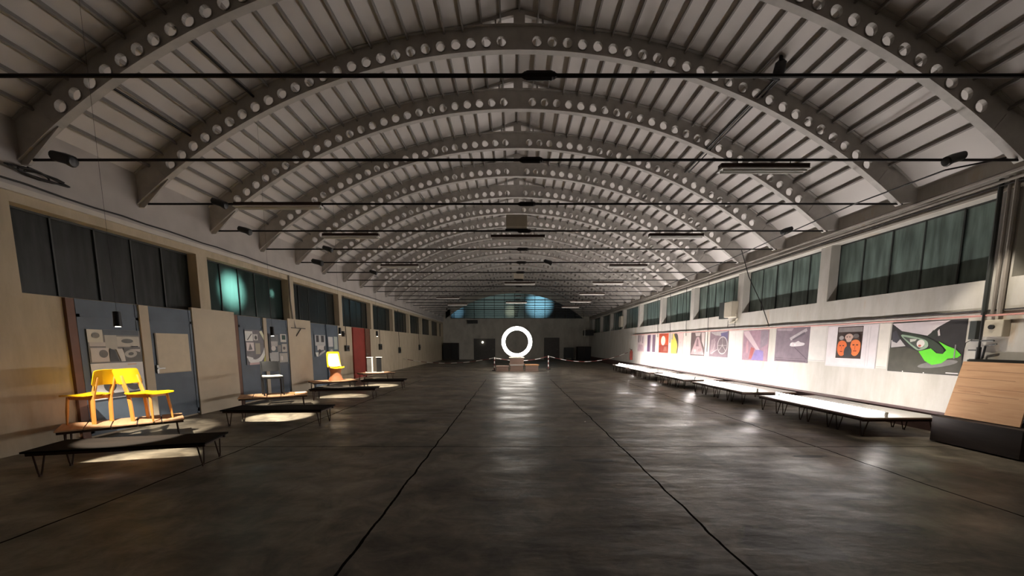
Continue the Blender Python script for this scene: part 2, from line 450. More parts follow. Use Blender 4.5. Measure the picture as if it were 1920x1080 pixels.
# doors and gates on the left wall
def gate(n, y0, y1, post, mats, z1=SL - .01):
    root = bpy.data.objects.new('door_%d' % n, None); COL.objects.link(root); root.location = (WL, (y0 + y1) / 2, 0); struct(root)
    c = (y0 + y1) / 2
    def leaf(a, b_, m):
        l = MB()
        l.box(.002, .045, a - c, b_ - c, .04, z1)
        # raised edge folds of the sheet leaf
        for q in (a, b_ - .05): l.box(.045, .055, q - c, q + .05 - c, .04, z1)
        l.box(.045, .055, a - c, b_ - c, 1.98, 2.03); l.box(.045, .055, a - c, b_ - c, .08, .16)
        return l.build('door_leaf', m, root)
    leaf(y0, post[0], mats[0]); l2 = leaf(post[1], y1, mats[1])
    if post[1] > post[0]:
        MB().box(.002, .085, post[0] - c, post[1] - c, .0, z1).build('door_post', mats[2], root)
    MB().box(.055, .085, post[1] + .06 - c, post[1] + .10 - c, .98, 1.14).box(.075, .1, post[1] + .06 - c, post[1] + .22 - c, 1.06, 1.085).build('door_handle', M['steel'], l2)
    return root
gate(1, 6.20, 8.40, (7.22, 7.40), (M['blue'], M['blue'], M['cream']))
gate(2, 9.82, 11.93, (10.76, 10.90), (M['blue'], M['blue'], M['cream']))
gate(3, 13.30, 15.36, (14.36, 14.38), (M['blue'], M['blue'], M['blue']))
gate(4, 16.80, 18.80, (18.10, 18.12), (M['red'], M['brown'], M['brown']))
struct(MB().box(WL, WL + .05, 6.08, 6.20, 0, SL - .01).build('trim_3', M['brown']))
struct(MB().box(WL, WL + .05, 9.70, 9.82, 0, SL - .01).build('trim_4', M['brown']))
struct(MB().box(WL, WL + .07, 8.42, 9.68, 0, 2.33).build('trim_5', M['cream']))
struct(MB().box(WL, WL + .07, 11.95, 13.28, 0, 2.33).build('trim_6', M['cream']))

# end wall doors
def end_door(n, x0, x1, z1, m):
    root = bpy.data.objects.new('door_%d' % n, None); COL.objects.link(root); root.location = ((x0 + x1) / 2, Y1, 0); struct(root)
    w = (x1 - x0) / 2
    MB().box(-w, w, -.05, -.002, .01, z1).box(-w - .06, -w, -.08, -.002, 0, z1 + .06).box(w, w + .06, -.08, -.002, 0, z1 + .06).box(-w - .06, w + .06, -.08, -.002, z1, z1 + .07).build('door_leaf', m, root)
    MB().box(w - .2, w - .1, -.1, -.05, 1.0, 1.04).build('door_handle', M['steel'], root)
M['door_e'] = mat('dark_door_paint', (.085, .08, .075), .6)
end_door(5, -3.9, -1.9, 2.0, M['door_e'])
end_door(6, 3.1, 4.5, 2.1, M['door_e'])

# ------------------------------------------------------------------ roof arches
AY = [4.08 + 1.728 * k for k in range(20)]
def arch_web():
    b = MB(); HW = .40; hr = .145; rad = .084
    cell = .272
    smax = .7086 * RAD
    def P(s, r, y):
        t = s / (RAD + hr)
        return (CX + (RAD + r) * math.sin(t), y, ZC + (RAD + r) * math.cos(t))
    def plate(s0, s1):
        n = max(1, int((s1 - s0) / .2))
        for i in range(n):
            a, c = s0 + (s1 - s0) * i / n, s0 + (s1 - s0) * (i + 1) / n
            b.hexa([P(a, 0, -.006), P(c, 0, -.006), P(c, 0, .006), P(a, 0, .006), P(a, HW, -.006), P(c, HW, -.006), P(c, HW, .006), P(a, HW, .006)])
    plate(-.18, .18)
    N = int((smax - .18 - .7) / cell)
    angs = sorted([2 * PI * k / 14 for k in range(14)] + [math.atan2(y, x) % (2 * PI) for x, y in ((cell / 2, HW - hr), (-cell / 2, HW - hr), (-cell / 2, -hr), (cell / 2, -hr))])
    for sgn in (-1, 1):
        for k in range(N):
            s = sgn * (.18 + cell * (k + .5))
            inn, out = [], []
            for a in angs:
                ca, sa = math.cos(a), math.sin(a)
                inn.append((s + rad * ca, hr + rad * sa))
                q = min([(cell / 2) / abs(ca) if abs(ca) > 1e-6 else 9, ((HW - hr) / sa if sa > 1e-6 else (hr / -sa if sa < -1e-6 else 9))])
                out.append((s + q * ca, hr + q * sa))
            n = len(angs)
            for y in (-.006, .006):
                b.add([P(*p, y) for p in inn] + [P(*p, y) for p in out], [(i, (i + 1) % n, n + (i + 1) % n, n + i) for i in range(n)])
            b.add([P(*p, -.03) for p in inn] + [P(*p, .03) for p in inn], [(i, (i + 1) % n, n + (i + 1) % n, n + i) for i in range(n)])
        e0, e1 = .18 + cell * N, smax
        plate(*((e0, e1) if sgn > 0 else (-e1, -e0)))
    return b
def arch_flange(r0, r1, w):
    b = MB(); n = 60
    for i in range(n):
        q = []
        for t in (-.7086 + 1.4172 * i / n, -.7086 + 1.4172 * (i + 1) / n):
            q.append(t)
        def P(t, r, y): return (CX + r * math.sin(t), y, ZC + r * math.cos(t))
        a, c = q
        b.hexa([P(a, r0, -w), P(c, r0, -w), P(c, r0, w), P(a, r0, w), P(a, r1, -w), P(c, r1, -w), P(c, r1, w), P(a, r1, w)])
    return b
ar = thing('roof_arch', '', 'roof arch', (0, AY[0], 0), 0, 'perforated steel roof arches down the hall')
arch_web().build('web', M['arch'], ar)
arch_flange(RAD - .014, RAD, .058).build('bottom_flange', M['arch'], ar)
arch_flange(RAD + .40, RAD + .412, .06).build('top_flange', M['arch'], ar)
zt = ZC + RAD + .41
rf = MB()
rf.box(CX - .10, CX + .10, -.05, .05, zt - .02, roof_z(CX) - .05)
for s_ in (-1, 1):
    rf.bar((CX + s_ * 1.15, 0, ZC + math.sqrt((RAD + .41) ** 2 - 1.15 ** 2)), (CX, 0, roof_z(CX) - .05), .06, .07)
    rf.box(CX + s_ * .42 - .015, CX + s_ * .42 + .015, -.02, .02, zt - .03, roof_z(CX + .42) - .04)
rf.build('ridge_frame', M['arch'], ar)
zf = ZC + RAD * math.cos(.7086)
gs = MB()
gs2 = MB()
gs.prism([(WL + .001, zf - .05), (WL + .001, zf + .62), (WL + .42, zf + .62), (WL + .62, zf + .45), (WL + .12, zf - .05)], 'y', -.02, .02)
gs2.prism([(WR - .001, zf + .05), (WR - .001, zf + .6), (WR - .6, zf + .62), (WR - .75, zf + .42), (WR - .34, zf + .02)], 'y', -.02, .02)
gs.build('foot_bracket', M['arch'], ar)
gs2.build('foot_bracket', M['arch'], ar)
tr = MB().cyl((WL + .03, 0, zf + .02), (7.25, 0, zf + .02), .019, 8).build('tie_rod', M['rod'], ar, True)
tb = MB().cyl((.1, 0, zf + .02), (.40, 0, zf + .02), .034, 8)
tb.tube([(.08, 0, zf + .02), (.13, 0, zf + .02), (.37, 0, zf + .02), (.42, 0, zf + .02)], [.02, .042, .042, .02], 8)
tb.build('turnbuckle', M['rod'], tr)
def arch_label(k):
    if k == 0: return 'nearest perforated steel arch, showing only its dark tie rod across the top of view'
    if k == 1: return 'perforated steel roof arch cut off by the top of the view'
    if k == 2: return 'nearest perforated steel roof arch whose whole curve shows'
    return 'perforated steel roof arch with tie rod, %s from the camera' % ORD[k]
ar['label'] = arch_label(0)
for k in range(1, len(AY)):
    dup(ar, (0, AY[k], 0), 0, arch_label(k))

# ------------------------------------------------------------------ low benches, tables on the right
def bench(name, label, group, loc, rz, L_, W_, wood, planks=0, H=.325):
    t = thing(name, label, 'bench', loc, rz, group)
    top = MB()
    n = planks or 1
    for i in range(n):
        a, c = -L_ / 2 + L_ * i / n, -L_ / 2 + L_ * (i + 1) / n
        g = .007 if planks else 0
        top.box(a + g, c - g, -W_ / 2, W_ / 2, H - .022, H)
    top.build('top', wood, t, bevel=.003)
    fr = MB()
    for y in (-W_ / 2 + .05, W_ / 2 - .05): fr.box(-L_ / 2 + .02, L_ / 2 - .02, y - .015, y + .015, H - .062, H - .022)
    for x in (-L_ / 2 + .06, L_ / 2 - .06): fr.box(x - .015, x + .015, -W_ / 2 + .03, W_ / 2 - .03, H - .06, H - .022)
    fr.build('frame', M['leg'], t)
    for sx in (-1, 1):
        for sy in (-1, 1):
            x = sx * (L_ / 2 - .10); y = sy * (W_ / 2 - .10); lg = MB()
            for d in (-.075, .075):
                lg.tube([(x, y + d, H - .05), (x + sx * .012, y + d * .35, .06), (x + sx * .014, y + d * .12, .008)], .009, 6)
            lg.cyl((x + sx * .014, y - .02, .009), (x + sx * .014, y + .02, .009), .009, 6)
            lg.build('leg', M['leg'], t, True)
    return t
TB = [6.27 + 3.42 * k for k in range(5)]        # near end of each display table
TBN = ['the row beside the plywood panel', 'the second row from the plywood panel', 'the third row from the plywood panel', 'the fourth row from the plywood panel', 'the row farthest from the camera']
proto = None
BW = .705
for ti, ty in enumerate(TB):
    for k in range(4):
        lab = 'low bench under white boards, %s of %s' % (['nearest bench', 'second bench', 'third bench', 'farthest bench'][k], TBN[ti])
        loc = (6.50, ty + BW * (k + .5), 0)
        if proto is None:
            proto = bench('bench', lab, 'benches carrying white boards along the right wall', loc, 0, 1.38, BW - .01, M['bench'])
        else:
            dup(proto, loc, 0, lab)
    for k in range(2):
        bd = MB(); x0 = 5.82 + random.uniform(-.02, .03)
        bd.box(-.67, .67, -BW + .02, BW - .02, 0, .010)
        o = bd.build('display_board', M['paper'], bevel=.003)
        o.location = (6.50 + random.uniform(-.02, .02), ty + BW * (2 * k + 1), .3265); o.rotation_euler = (0, 0, random.uniform(-.012, .012))
        tag(o, 'white display board lying on the %s half of %s' % (['near', 'far'][k], TBN[ti]), 'board', 'white display boards on the benches')
    t = thing('light_bar', 'glowing light bar lying on the white boards of %s' % TBN[ti], 'lamp', (6.22, ty + 2 * BW, .338), 0, 'LED bars lighting the right wall')
    pw = 2.68
    off = 0
    MB().cyl((0, off - pw / 2, .060), (0, off + pw / 2, .060), .017, 10).build('tube', M[['bar_led_dim', 'bar_led_mid', 'bar_led', 'bar_led', 'bar_led'][ti]], t, True)
    MB().box(-.022, .022, off - pw / 2 - .03, off + pw / 2 + .03, 0.0005, .010).box(-.02, .02, off - pw / 2 - .03, off - pw / 2, .0, .08).box(-.02, .02, off + pw / 2, off + pw / 2 + .03, 0, .08).build('housing', M['white'], t)

# ------------------------------------------------------------------ pictures on the walls
def ell(cx, cy, rx, ry, n=20, rot=0):
    out = []
    for k in range(n):
        a = 2 * PI * k / n; x, y = rx * math.cos(a), ry * math.sin(a)
        out.append((cx + x * math.cos(rot) - y * math.sin(rot), cy + x * math.sin(rot) + y * math.cos(rot)))
    return out
def smooth(poly, n=2):
    for _ in range(n):
        out = []
        for i, p in enumerate(poly):
            q = poly[(i + 1) % len(poly)]
            out.append((p[0] * .78 + q[0] * .22, p[1] * .78 + q[1] * .22)); out.append((p[0] * .22 + q[0] * .78, p[1] * .22 + q[1] * .78))
        poly = out
    return poly
def rect(a, b_, c, d): return [(a, b_), (c, b_), (c, d), (a, d)]
def picture(name, label, cat, side, ya, yb, z0, z1, base, shapes, group, thick=.006, x=None, wav=0.0, rough=.35):
    """flat sheet on a wall; ya is its left edge as one faces it, yb the right one"""
    xw = (WR if side > 0 else WL) if x is None else x
    s = -1 if side > 0 else 1
    b = MB(); mats = [ink(base, rough)]; idx = {}
    w = abs(yb - ya); h = z1 - z0
    sg = 1 if yb > ya else -1
    cyc = (ya + yb) / 2
    nseg = 12
    def off(u): return .002 + wav * (.5 + .5 * math.sin(u * 9 + ya))
    for i in range(nseg):
        u0, u1 = i / nseg, (i + 1) / nseg
        P = lambda u, v, d: (s * (off(u) + d), sg * (u - .5) * w, v * h)
        b.hexa([P(u0, 0, 0), P(u1, 0, 0), P(u1, 0, thick), P(u0, 0, thick), P(u0, 1, 0), P(u1, 1, 0), P(u1, 1, thick), P(u0, 1, thick)])
    for j, (poly, col) in enumerate(shapes):
        if 7 <= len(poly) <= 13: poly = smooth(poly)
        k = tuple(col)
        if k not in idx: idx[k] = len(mats); mats.append(ink(k, rough))
        top = max(off(u) for u, v in poly) if wav else .002
        d = thick + .0010 * (j + 1)
        pts = [(s * (top + d), sg * (u - .5) * w, v * h) for u, v in poly]
        b.add(pts, [tuple(range(len(pts)))], idx[k])
    o = b.build(name, mats)
    o.location = (xw, cyc, z0)
    tag(o, label, cat, group)
    return o
RG = 'pictures hung along the right wall'
W_, GR, BL = (.75, .72, .70), (.35, .33, .33), (.02, .02, .022)
picture('car_poster', 'large poster of a bright green futuristic car with driver under open canopy', 'poster', 1, 7.70, 6.43, 1.015, 1.965, (.030, .028, .030), [
    ([(.0, .98), (.8, .99), (.65, .87), (.53, .72), (.16, .82), (.05, .93)], (.62, .56, .58)),
    ([(.01, .64), (.14, .67), (.24, .52), (.02, .49)], (.50, .47, .47)),
    ([(.02, .80), (.07, .84), (.15, .66), (.10, .58), (.03, .62)], (.05, .05, .06)),
    ([(.0, .48), (.25, .50), (.46, .41), (.99, .37), (.995, .01), (.0, .01)], (.062, .06, .048)),
    (ell(.70, .19, .26, .06, 20, .25), (.20, .19, .19)),
    ([(.54, .70), (.60, .82), (.68, .82), (.70, .72), (.62, .66)], (.03, .035, .03)),
    ([(.66, .80), (.68, .84), (.70, .72), (.675, .71)], (.55, .5, .5)),
    ([(.44, .42), (.6, .48), (.68, .39), (.76, .38), (.8, .45), (.69, .61), (.80, .53), (.91, .47), (.98, .37), (.94, .32), (.83, .30), (.76, .21), (.64, .17), (.54, .24)], (.13, .62, .04)),
    ([(.17, .82), (.31, .77), (.5, .71), (.64, .62), (.78, .47), (.76, .38), (.68, .42), (.57, .51), (.56, .61), (.44, .68), (.18, .76)], (.035, .045, .035)),
    ([(.15, .73), (.18, .76), (.44, .68), (.55, .62), (.57, .5), (.44, .42), (.33, .52)], (.28, .38, .28)),
    ([(.19, .71), (.42, .655), (.51, .60), (.51, .52), (.44, .46), (.34, .55)], (.06, .07, .06)),
    ([(.30, .66), (.40, .66), (.38, .62), (.31, .60)], (.6, .6, .55)),
    (ell(.46, .57, .055, .075), (.72, .68, .66)), (ell(.45, .53, .022, .022, 10), (.45, .10, .08)),
    (rect(.83, .03, .98, .05), (.6, .58, .58)), (rect(.9, .3, .915, .55), (.25, .24, .25)),
    (ell(.25, .015, .01, .01, 8), W_), (ell(.55, .015, .01, .01, 8), W_)], RG)
picture('portrait_print', 'framed print on wide white paper with orange faces on black', 'poster', 1, 9.26, 7.98, 1.035, 1.965, (.68, .62, .64), [
    (rect(.02, .04, .985, .98), (.74, .68, .70)),
    (rect(.22, .21, .73, .97), (.035, .02, .018)), (rect(.24, .84, .72, .95), (.20, .18, .18)),
    (ell(.34, .47, .10, .21), (.72, .16, .045)), (ell(.61, .49, .10, .22), (.78, .20, .06)),
    (ell(.47, .70, .085, .10), (.55, .38, .32)), (ell(.47, .36, .08, .15), (.03, .03, .035)),
    ([(.24, .56), (.27, .68), (.34, .71), (.42, .67), (.44, .55), (.40, .62), (.34, .64), (.28, .62)], (.05, .03, .025)), ([(.51, .58), (.54, .70), (.61, .73), (.68, .70), (.71, .57), (.67, .64), (.61, .66), (.55, .64)], (.05, .03, .025)),
    (rect(.29, .50, .325, .525), (.08, .02, .02)), (rect(.355, .50, .39, .525), (.08, .02, .02)), (rect(.315, .36, .365, .38), (.25, .03, .02)),
    (rect(.56, .52, .60, .545), (.08, .02, .02)), (rect(.63, .52, .67, .545), (.08, .02, .02)), (rect(.585, .38, .65, .40), (.25, .03, .02)),
    (rect(.335, .41, .345, .49), (.45, .07, .02)), (rect(.61, .42, .62, .51), (.45, .07, .02)),
    (rect(.43, .71, .455, .73), (.05, .04, .04)), (rect(.485, .71, .51, .73), (.05, .04, .04)),
    (ell(.33, .70, .05, .05), (.30, .28, .28)), (ell(.62, .74, .06, .05), (.14, .12, .12)),
    (rect(.83, .05, .835, .95), (.5, .46, .48)), (rect(.88, .05, .885, .95), (.45, .42, .44))], RG)
picture('sketch_poster', 'mauve grey poster with small white sketch of a machine', 'poster', 1, 11.08, 9.82, 1.065, 1.99, (.155, .118, .145), [
    ([(.44, .70), (.90, .96), (.93, .88), (.48, .62)], (.40, .36, .38)), ([(.44, .44), (.50, .58), (.62, .56), (.70, .62), (.76, .57), (.90, .55), (.86, .47)], (.58, .54, .56)),
    ([(.52, .66), (.86, .86), (.88, .80), (.56, .62)], (.10, .08, .10)), ([(.60, .42), (.97, .10), (.975, .12), (.61, .44)], (.08, .06, .08)),
    (rect(.03, .10, .97, .115), (.10, .07, .09)), (rect(.05, .03, .95, .06), (.09, .06, .08)), ([(.0, .99), (.55, .98), (.50, .90), (.05, .93)], (.30, .25, .28)), (ell(.5, .52, .02, .03, 10), W_), (ell(.62, .5, .02, .03, 10), W_)], RG)
picture('pink_poster', 'washed pink poster with pale diagonal sweep and blue wedge', 'poster', 1, 12.65, 11.39, 1.035, 1.97, (.30, .18, .23), [
    ([(.0, .98), (.22, .99), (.70, .36), (.62, .30), (.05, .86)], (.52, .40, .44)), ([(.38, .02), (.55, .36), (.70, .36), (.84, .32), (.86, .02)], (.20, .15, .36)),
    ([(.28, .05), (.36, .45), (.50, .40), (.40, .05)], (.34, .08, .08)), ([(.70, .98), (.98, .98), (.98, .55), (.72, .40)], (.22, .17, .21)), (ell(.20, .45, .05, .22), (.44, .24, .28))], RG)
picture('bicycle_poster', 'grey violet poster with a large pale bicycle wheel', 'poster', 1, 14.80, 13.53, 1.075, 2.02, (.17, .12, .14), [
    ([(.02, .97), (.96, .98), (.7, .80), (.3, .84)], (.33, .30, .30)), ([(.60, .92), (.96, .95), (.96, .55), (.66, .66)], (.10, .085, .17)), ([(.05, .1), (.1, .66), (.30, .74), (.36, .30), (.22, .08)], (.27, .20, .22)),
    (ell(.72, .45, .27, .34, 28), (.42, .38, .38)), (ell(.72, .45, .235, .30, 28), (.13, .10, .11)), (ell(.72, .45, .03, .04, 10), (.5, .45, .45)),
    ([(.71, .46), (.73, .44), (.55, .22), (.53, .24)], (.35, .31, .31)), ([(.71, .44), (.73, .46), (.92, .25), (.90, .23)], (.35, .31, .31)), ([(.715, .45), (.73, .45), (.73, .76), (.715, .76)], (.35, .31, .31)), ([(.48, .45), (.95, .46), (.95, .44), (.48, .43)], (.35, .31, .31)),
    ([(.12, .14), (.45, .30), (.47, .28), (.14, .11)], (.45, .40, .40)), ([(.20, .22), (.34, .60), (.36, .60), (.22, .20)], (.38, .33, .33))], RG)
picture('dress_poster', 'grey pink poster with a pale bell-shaped dress', 'poster', 1, 16.38, 15.18, 1.075, 2.02, (.12, .085, .085), [
    ([(.30, .98), (.70, .98), (.64, .84), (.36, .84)], (.50, .44, .42)), ([(.42, .80), (.60, .80), (.98, .05), (.03, .05)], (.40, .28, .29)), ([(.75, .98), (.98, .98), (.97, .35), (.80, .60)], (.50, .42, .40)),
    ([(.46, .72), (.54, .72), (.60, .40), (.40, .40)], (.20, .13, .14)), (ell(.35, .22, .10, .06), (.52, .40, .40)), (ell(.7, .25, .12, .07), (.30, .2, .2))], RG)
picture('yellow_poster', 'poster with yellow curved band beside black and pale pink', 'poster', 1, 18.45, 17.14, 1.085, 2.05, (.52, .40, .38), [
    ([(.02, .02), (.55, .02), (.66, .4), (.55, .7), (.40, .97), (.02, .97)], (.64, .47, .09)), ([(.20, .98), (.56, .98), (.66, .55), (.60, .03), (.50, .03), (.58, .40), (.44, .68)], (.06, .05, .05)), ([(.03, .7), (.18, .7), (.18, .98), (.03, .98)], (.35, .30, .25)), (ell(.80, .55, .03, .05, 8), (.6, .3, .3))], RG)
picture('red_poster', 'orange red poster with a glowing white oval', 'poster', 1, 19.97, 18.76, 1.11, 2.085, (.50, .085, .035), [
    (rect(.02, .02, .98, .40), (.26, .045, .03)), (ell(.46, .62, .24, .24, 24), (.80, .72, .62)), (ell(.5, .92, .4, .06), (.35, .06, .03)), ([(.5, .08), (.9, .1), (.85, .34), (.6, .30)], (.35, .14, .10))], RG)
picture('violet_poster', 'pale poster with two dark violet stripes', 'poster', 1, 21.77, 20.46, 1.10, 2.08, (.52, .46, .46), [
    (rect(.05, .02, .44, .96), (.10, .055, .11)), (rect(.66, .02, .98, .96), (.15, .10, .14)), (rect(.30, .02, .44, .80), (.18, .12, .17))], RG)
picture('pale_poster', 'small pale pink poster with dark strokes, farthest along the right wall', 'poster', 1, 23.42, 22.22, 1.095, 2.09, (.44, .35, .36), [
    (rect(.1, .55, .28, .98), (.10, .09, .09)), (rect(.42, .60, .52, .98), (.12, .10, .10)), (rect(.72, .50, .86, .90), (.14, .12, .12)), ([(.05, .05), (.95, .05), (.8, .40), (.2, .44)], (.32, .22, .24))], RG)
picture('white_sheet', 'plain white sheet with thin ruled edge between the sketch and portrait posters', 'paper sheet', 1, 9.82, 9.28, 1.12, 1.98, (.66, .63, .60), [(rect(.02, .02, .98, .035), (.45, .42, .42)), (rect(.94, .02, .955, .98), (.5, .47, .46))], 'plain white sheets on the right wall', .003, rough=.7)
picture('white_sheet', 'plain white sheet between the bicycle and pink posters', 'paper sheet', 1, 13.50, 12.70, 1.12, 1.98, (.66, .63, .60), [(rect(.02, .02, .98, .035), (.45, .42, .42)), (rect(.5, .02, .515, .98), (.5, .47, .46))], 'plain white sheets on the right wall', .003, rough=.7)
picture('white_sheet', 'narrow white sheet between the portrait and green car posters', 'paper sheet', 1, 7.96, 7.73, 1.06, 1.96, (.70, .66, .60), [(rect(.03, .02, .97, .035), (.5, .46, .42))], 'plain white sheets on the right wall', .003, rough=.7)

LG = 'picture sheets on the blue gates'
gx = WL + .058
def collage(name, label, ya, yb, z0, z1, base, shapes):
    picture(name, label, 'poster', -1, ya, yb, z0, z1, base, shapes, LG, .004, gx, rough=.5)
collage('photo_collage', 'black and white photo collage on the nearest blue gate leaf', 6.31, 7.20, 1.235, 1.79, (0.25, 0.24, 0.22), [
    (rect(.0, .62, .27, 1.0), (0.69, 0.66, 0.555)), (rect(.02, .5, .30, .62), (0.6, 0.555, 0.51)), (rect(.30, .40, .52, .84), (0.51, 0.495, 0.435)), (rect(.52, .48, .97, .80), (0.6, 0.57, 0.495)), (rect(.28, .84, .97, .995), (0.085, 0.105, 0.13)),
    (ell(.14, .82, .07, .08), (0.22, 0.21, 0.18)), (ell(.72, .66, .12, .07), (0.16, 0.16, 0.15)), (rect(.02, .03, .34, .45), (0.66, 0.615, 0.57)), (ell(.24, .27, .08, .12), (0.16, 0.15, 0.14)), ([(.34, .02), (.52, .02), (.46, .36), (.36, .44)], (0.05, 0.05, 0.05)),
    ([(.48, .42), (.60, .42), (.68, .02), (.56, .02)], (0.78, 0.75, 0.69)), ([(.64, .02), (.98, .02), (.96, .44), (.62, .44)], (0.15, 0.145, 0.135)), (ell(.76, .25, .13, .12, 18, .6), (0.54, 0.525, 0.48)), (ell(.76, .25, .06, .05, 14, .6), (0.12, 0.12, 0.11)), ([(.72, .40), (.95, .30), (.96, .40)], (0.6, 0.57, 0.525)), (rect(.78, .46, .92, .5), (0.04, 0.04, 0.04))])
collage('white_poster', 'white poster with dark round marks behind the yellow chairs', 6.31, 7.20, .62, 1.225, (0.88, 0.88, 0.88), [
    (ell(.30, .38, .12, .20), (0.1, 0.1, 0.1)), (ell(.78, .40, .17, .24), (0.16, 0.155, 0.15)), (ell(.80, .45, .09, .12), (0.57, 0.555, 0.54)), (rect(.2, .02, .95, .14), (0.06, 0.06, 0.07)), (rect(.68, .93, .86, .95), (0.88, 0.525, 0.3))])
collage('cardboard_sheet', 'plain tan board fixed on the right leaf of the nearest blue gate', 7.50, 8.27, .97, 1.76, (0.6, 0.503, 0.36), [(rect(.0, .0, .035, 1), (0.22, 0.18, 0.12)), (rect(.05, -.0, .97, .02), (0.42, 0.345, 0.24))])
collage('glossy_collage', 'shiny white and pink photo collage with sweeping pale curve on second blue gate', 10.02, 10.84, 1.00, 1.92, (0.2, 0.19, 0.21), [
    (rect(.0, .68, .36, .96), (0.88, 0.87, 0.84)), ([(.08, .72), (.30, .90), (.32, .88), (.11, .70)], (0.1, 0.1, 0.1)), (rect(.38, .70, .60, .88), (0.675, 0.66, 0.645)), (ell(.50, .78, .06, .06), (0.08, 0.08, 0.08)), (rect(.03, .40, .38, .64), (0.87, 0.78, 0.78)), ([(.1, .42), (.2, .62), (.3, .44)], (0.16, 0.14, 0.15)), (rect(.44, .30, .68, .62), (0.45, 0.42, 0.33)),
    ([(.0, .26), (.14, .20), (.40, .14), (.62, .20), (.80, .34), (.92, .55), (.98, .50), (.90, .24), (.70, .08), (.40, .02), (.1, .06)], (0.88, 0.88, 0.88)), ([(.0, .26), (.3, .2), (.28, .16), (.0, .2)], (0.88, 0.88, 0.88)), ([(.68, .96), (.80, .99), (.98, .76), (.90, .70)], (0.88, 0.88, 0.675)), ([(.80, .02), (.92, .02), (.99, .34), (.92, .34)], (0.88, 0.88, 0.225)), (rect(.1, .0, .7, .06), (0.63, 0.45, 0.45))])
collage('pinboard_sheets', 'grey cluster of small photo prints with green cap on second blue gate right leaf', 10.96, 11.88, .95, 1.86, (0.085, 0.11, 0.14), [
    (rect(.62, .72, .94, .98), (0.63, 0.615, 0.585)), (rect(.70, .80, .90, .95), (0.015, 0.06, 0.045)), (rect(.10, .70, .50, .95), (0.16, 0.17, 0.18)), (rect(.12, .58, .46, .74), (0.48, 0.465, 0.465)), (ell(.22, .52, .12, .08), (0.675, 0.645, 0.615)), (rect(.42, .40, .62, .62), (0.26, 0.25, 0.24)), (rect(.66, .40, .94, .66), (0.51, 0.48, 0.435)), (ell(.78, .52, .07, .05), (0.12, 0.1, 0.1)), (rect(.0, .04, .46, .40), (0.45, 0.45, 0.45)), (rect(.50, .06, .94, .36), (0.42, 0.405, 0.39)), (ell(.62, .2, .05, .08), (0.72, 0.69, 0.675)), (rect(.0, .38, .10, .98), (0.03, 0.03, 0.04))])
collage('figure_prints', 'pale prints with dark figures on the left leaf of third blue gate', 13.50, 14.30, 1.10, 1.88, (0.1, 0.135, 0.175), [
    (rect(.06, .50, .96, .98), (0.54, 0.54, 0.54)), (rect(.14, .66, .38, .96), (0.02, 0.02, 0.025)), (rect(.58, .66, .84, .96), (0.02, 0.02, 0.025)), (rect(.20, .30, .86, .50), (0.69, 0.66, 0.645)), (ell(.40, .22, .12, .12), (0.04, 0.035, 0.035)), (ell(.86, .36, .08, .12), (0.05, 0.05, 0.05)), ([(.0, .20), (.28, .20), (.24, .0), (.10, .02)], (0.88, 0.87, 0.84)), ([(.3, .02), (.9, .22), (.88, .30), (.4, .16)], (0.57, 0.555, 0.54))])
collage('grey_prints', 'two pale grey prints on the right leaf of third blue gate', 14.48, 15.28, 1.22, 1.84, (0.11, 0.15, 0.19), [(rect(.02, .36, .48, .96), (0.69, 0.675, 0.675)), (rect(.60, .2, .96, .98), (0.51, 0.57, 0.525)), (rect(.05, .04, .50, .30), (0.2, 0.22, 0.24)), (ell(.3, .12, .15, .08), (0.675, 0.63, 0.57))])

# ------------------------------------------------------------------ chair displays on the left
DG = 'bench displays along the left wall'
def rear(cx, cy, ang, label, planks): return bench('bench', label, 'angled benches carrying the exhibits on the left', (cx, cy, 0), R(ang), 1.42, .74, M['ply'] if planks else M['bench'], planks)
RB = [(-6.21, 6.05, 43), (-5.84, 9.30, 31), (-6.10, 12.95, 40), (-5.95, 16.62, 42)]
RL = ['pale planked bench standing at an angle under the two yellow chairs', 'bench standing at an angle under the black framed chair', 'bench standing at an angle under the moulded yellow chair', 'bench standing at an angle under the white panel stand']
for (x, y, a), l in zip(RB, RL): rear(x, y, a, l, 5)
FB = [(-4.82, 4.78, 14, 1.82), (-4.55, 7.40, 2, 1.86), (-4.75, 10.80, 8, 1.75), (-4.50, 13.35, 6, 1.45)]
FLb = ['long dark bench on the floor in front of the two yellow chairs', 'long dark bench on the floor in front of the black framed chair', 'long dark bench on the floor in front of the moulded yellow chair', 'long dark bench on the floor in front of the white panel stand']
for (x, y, a, l_), l in zip(FB, FLb):
    bench('bench', l, 'dark front benches on the left', (x, y, 0), R(a), l_, .62, M['bench_d'])

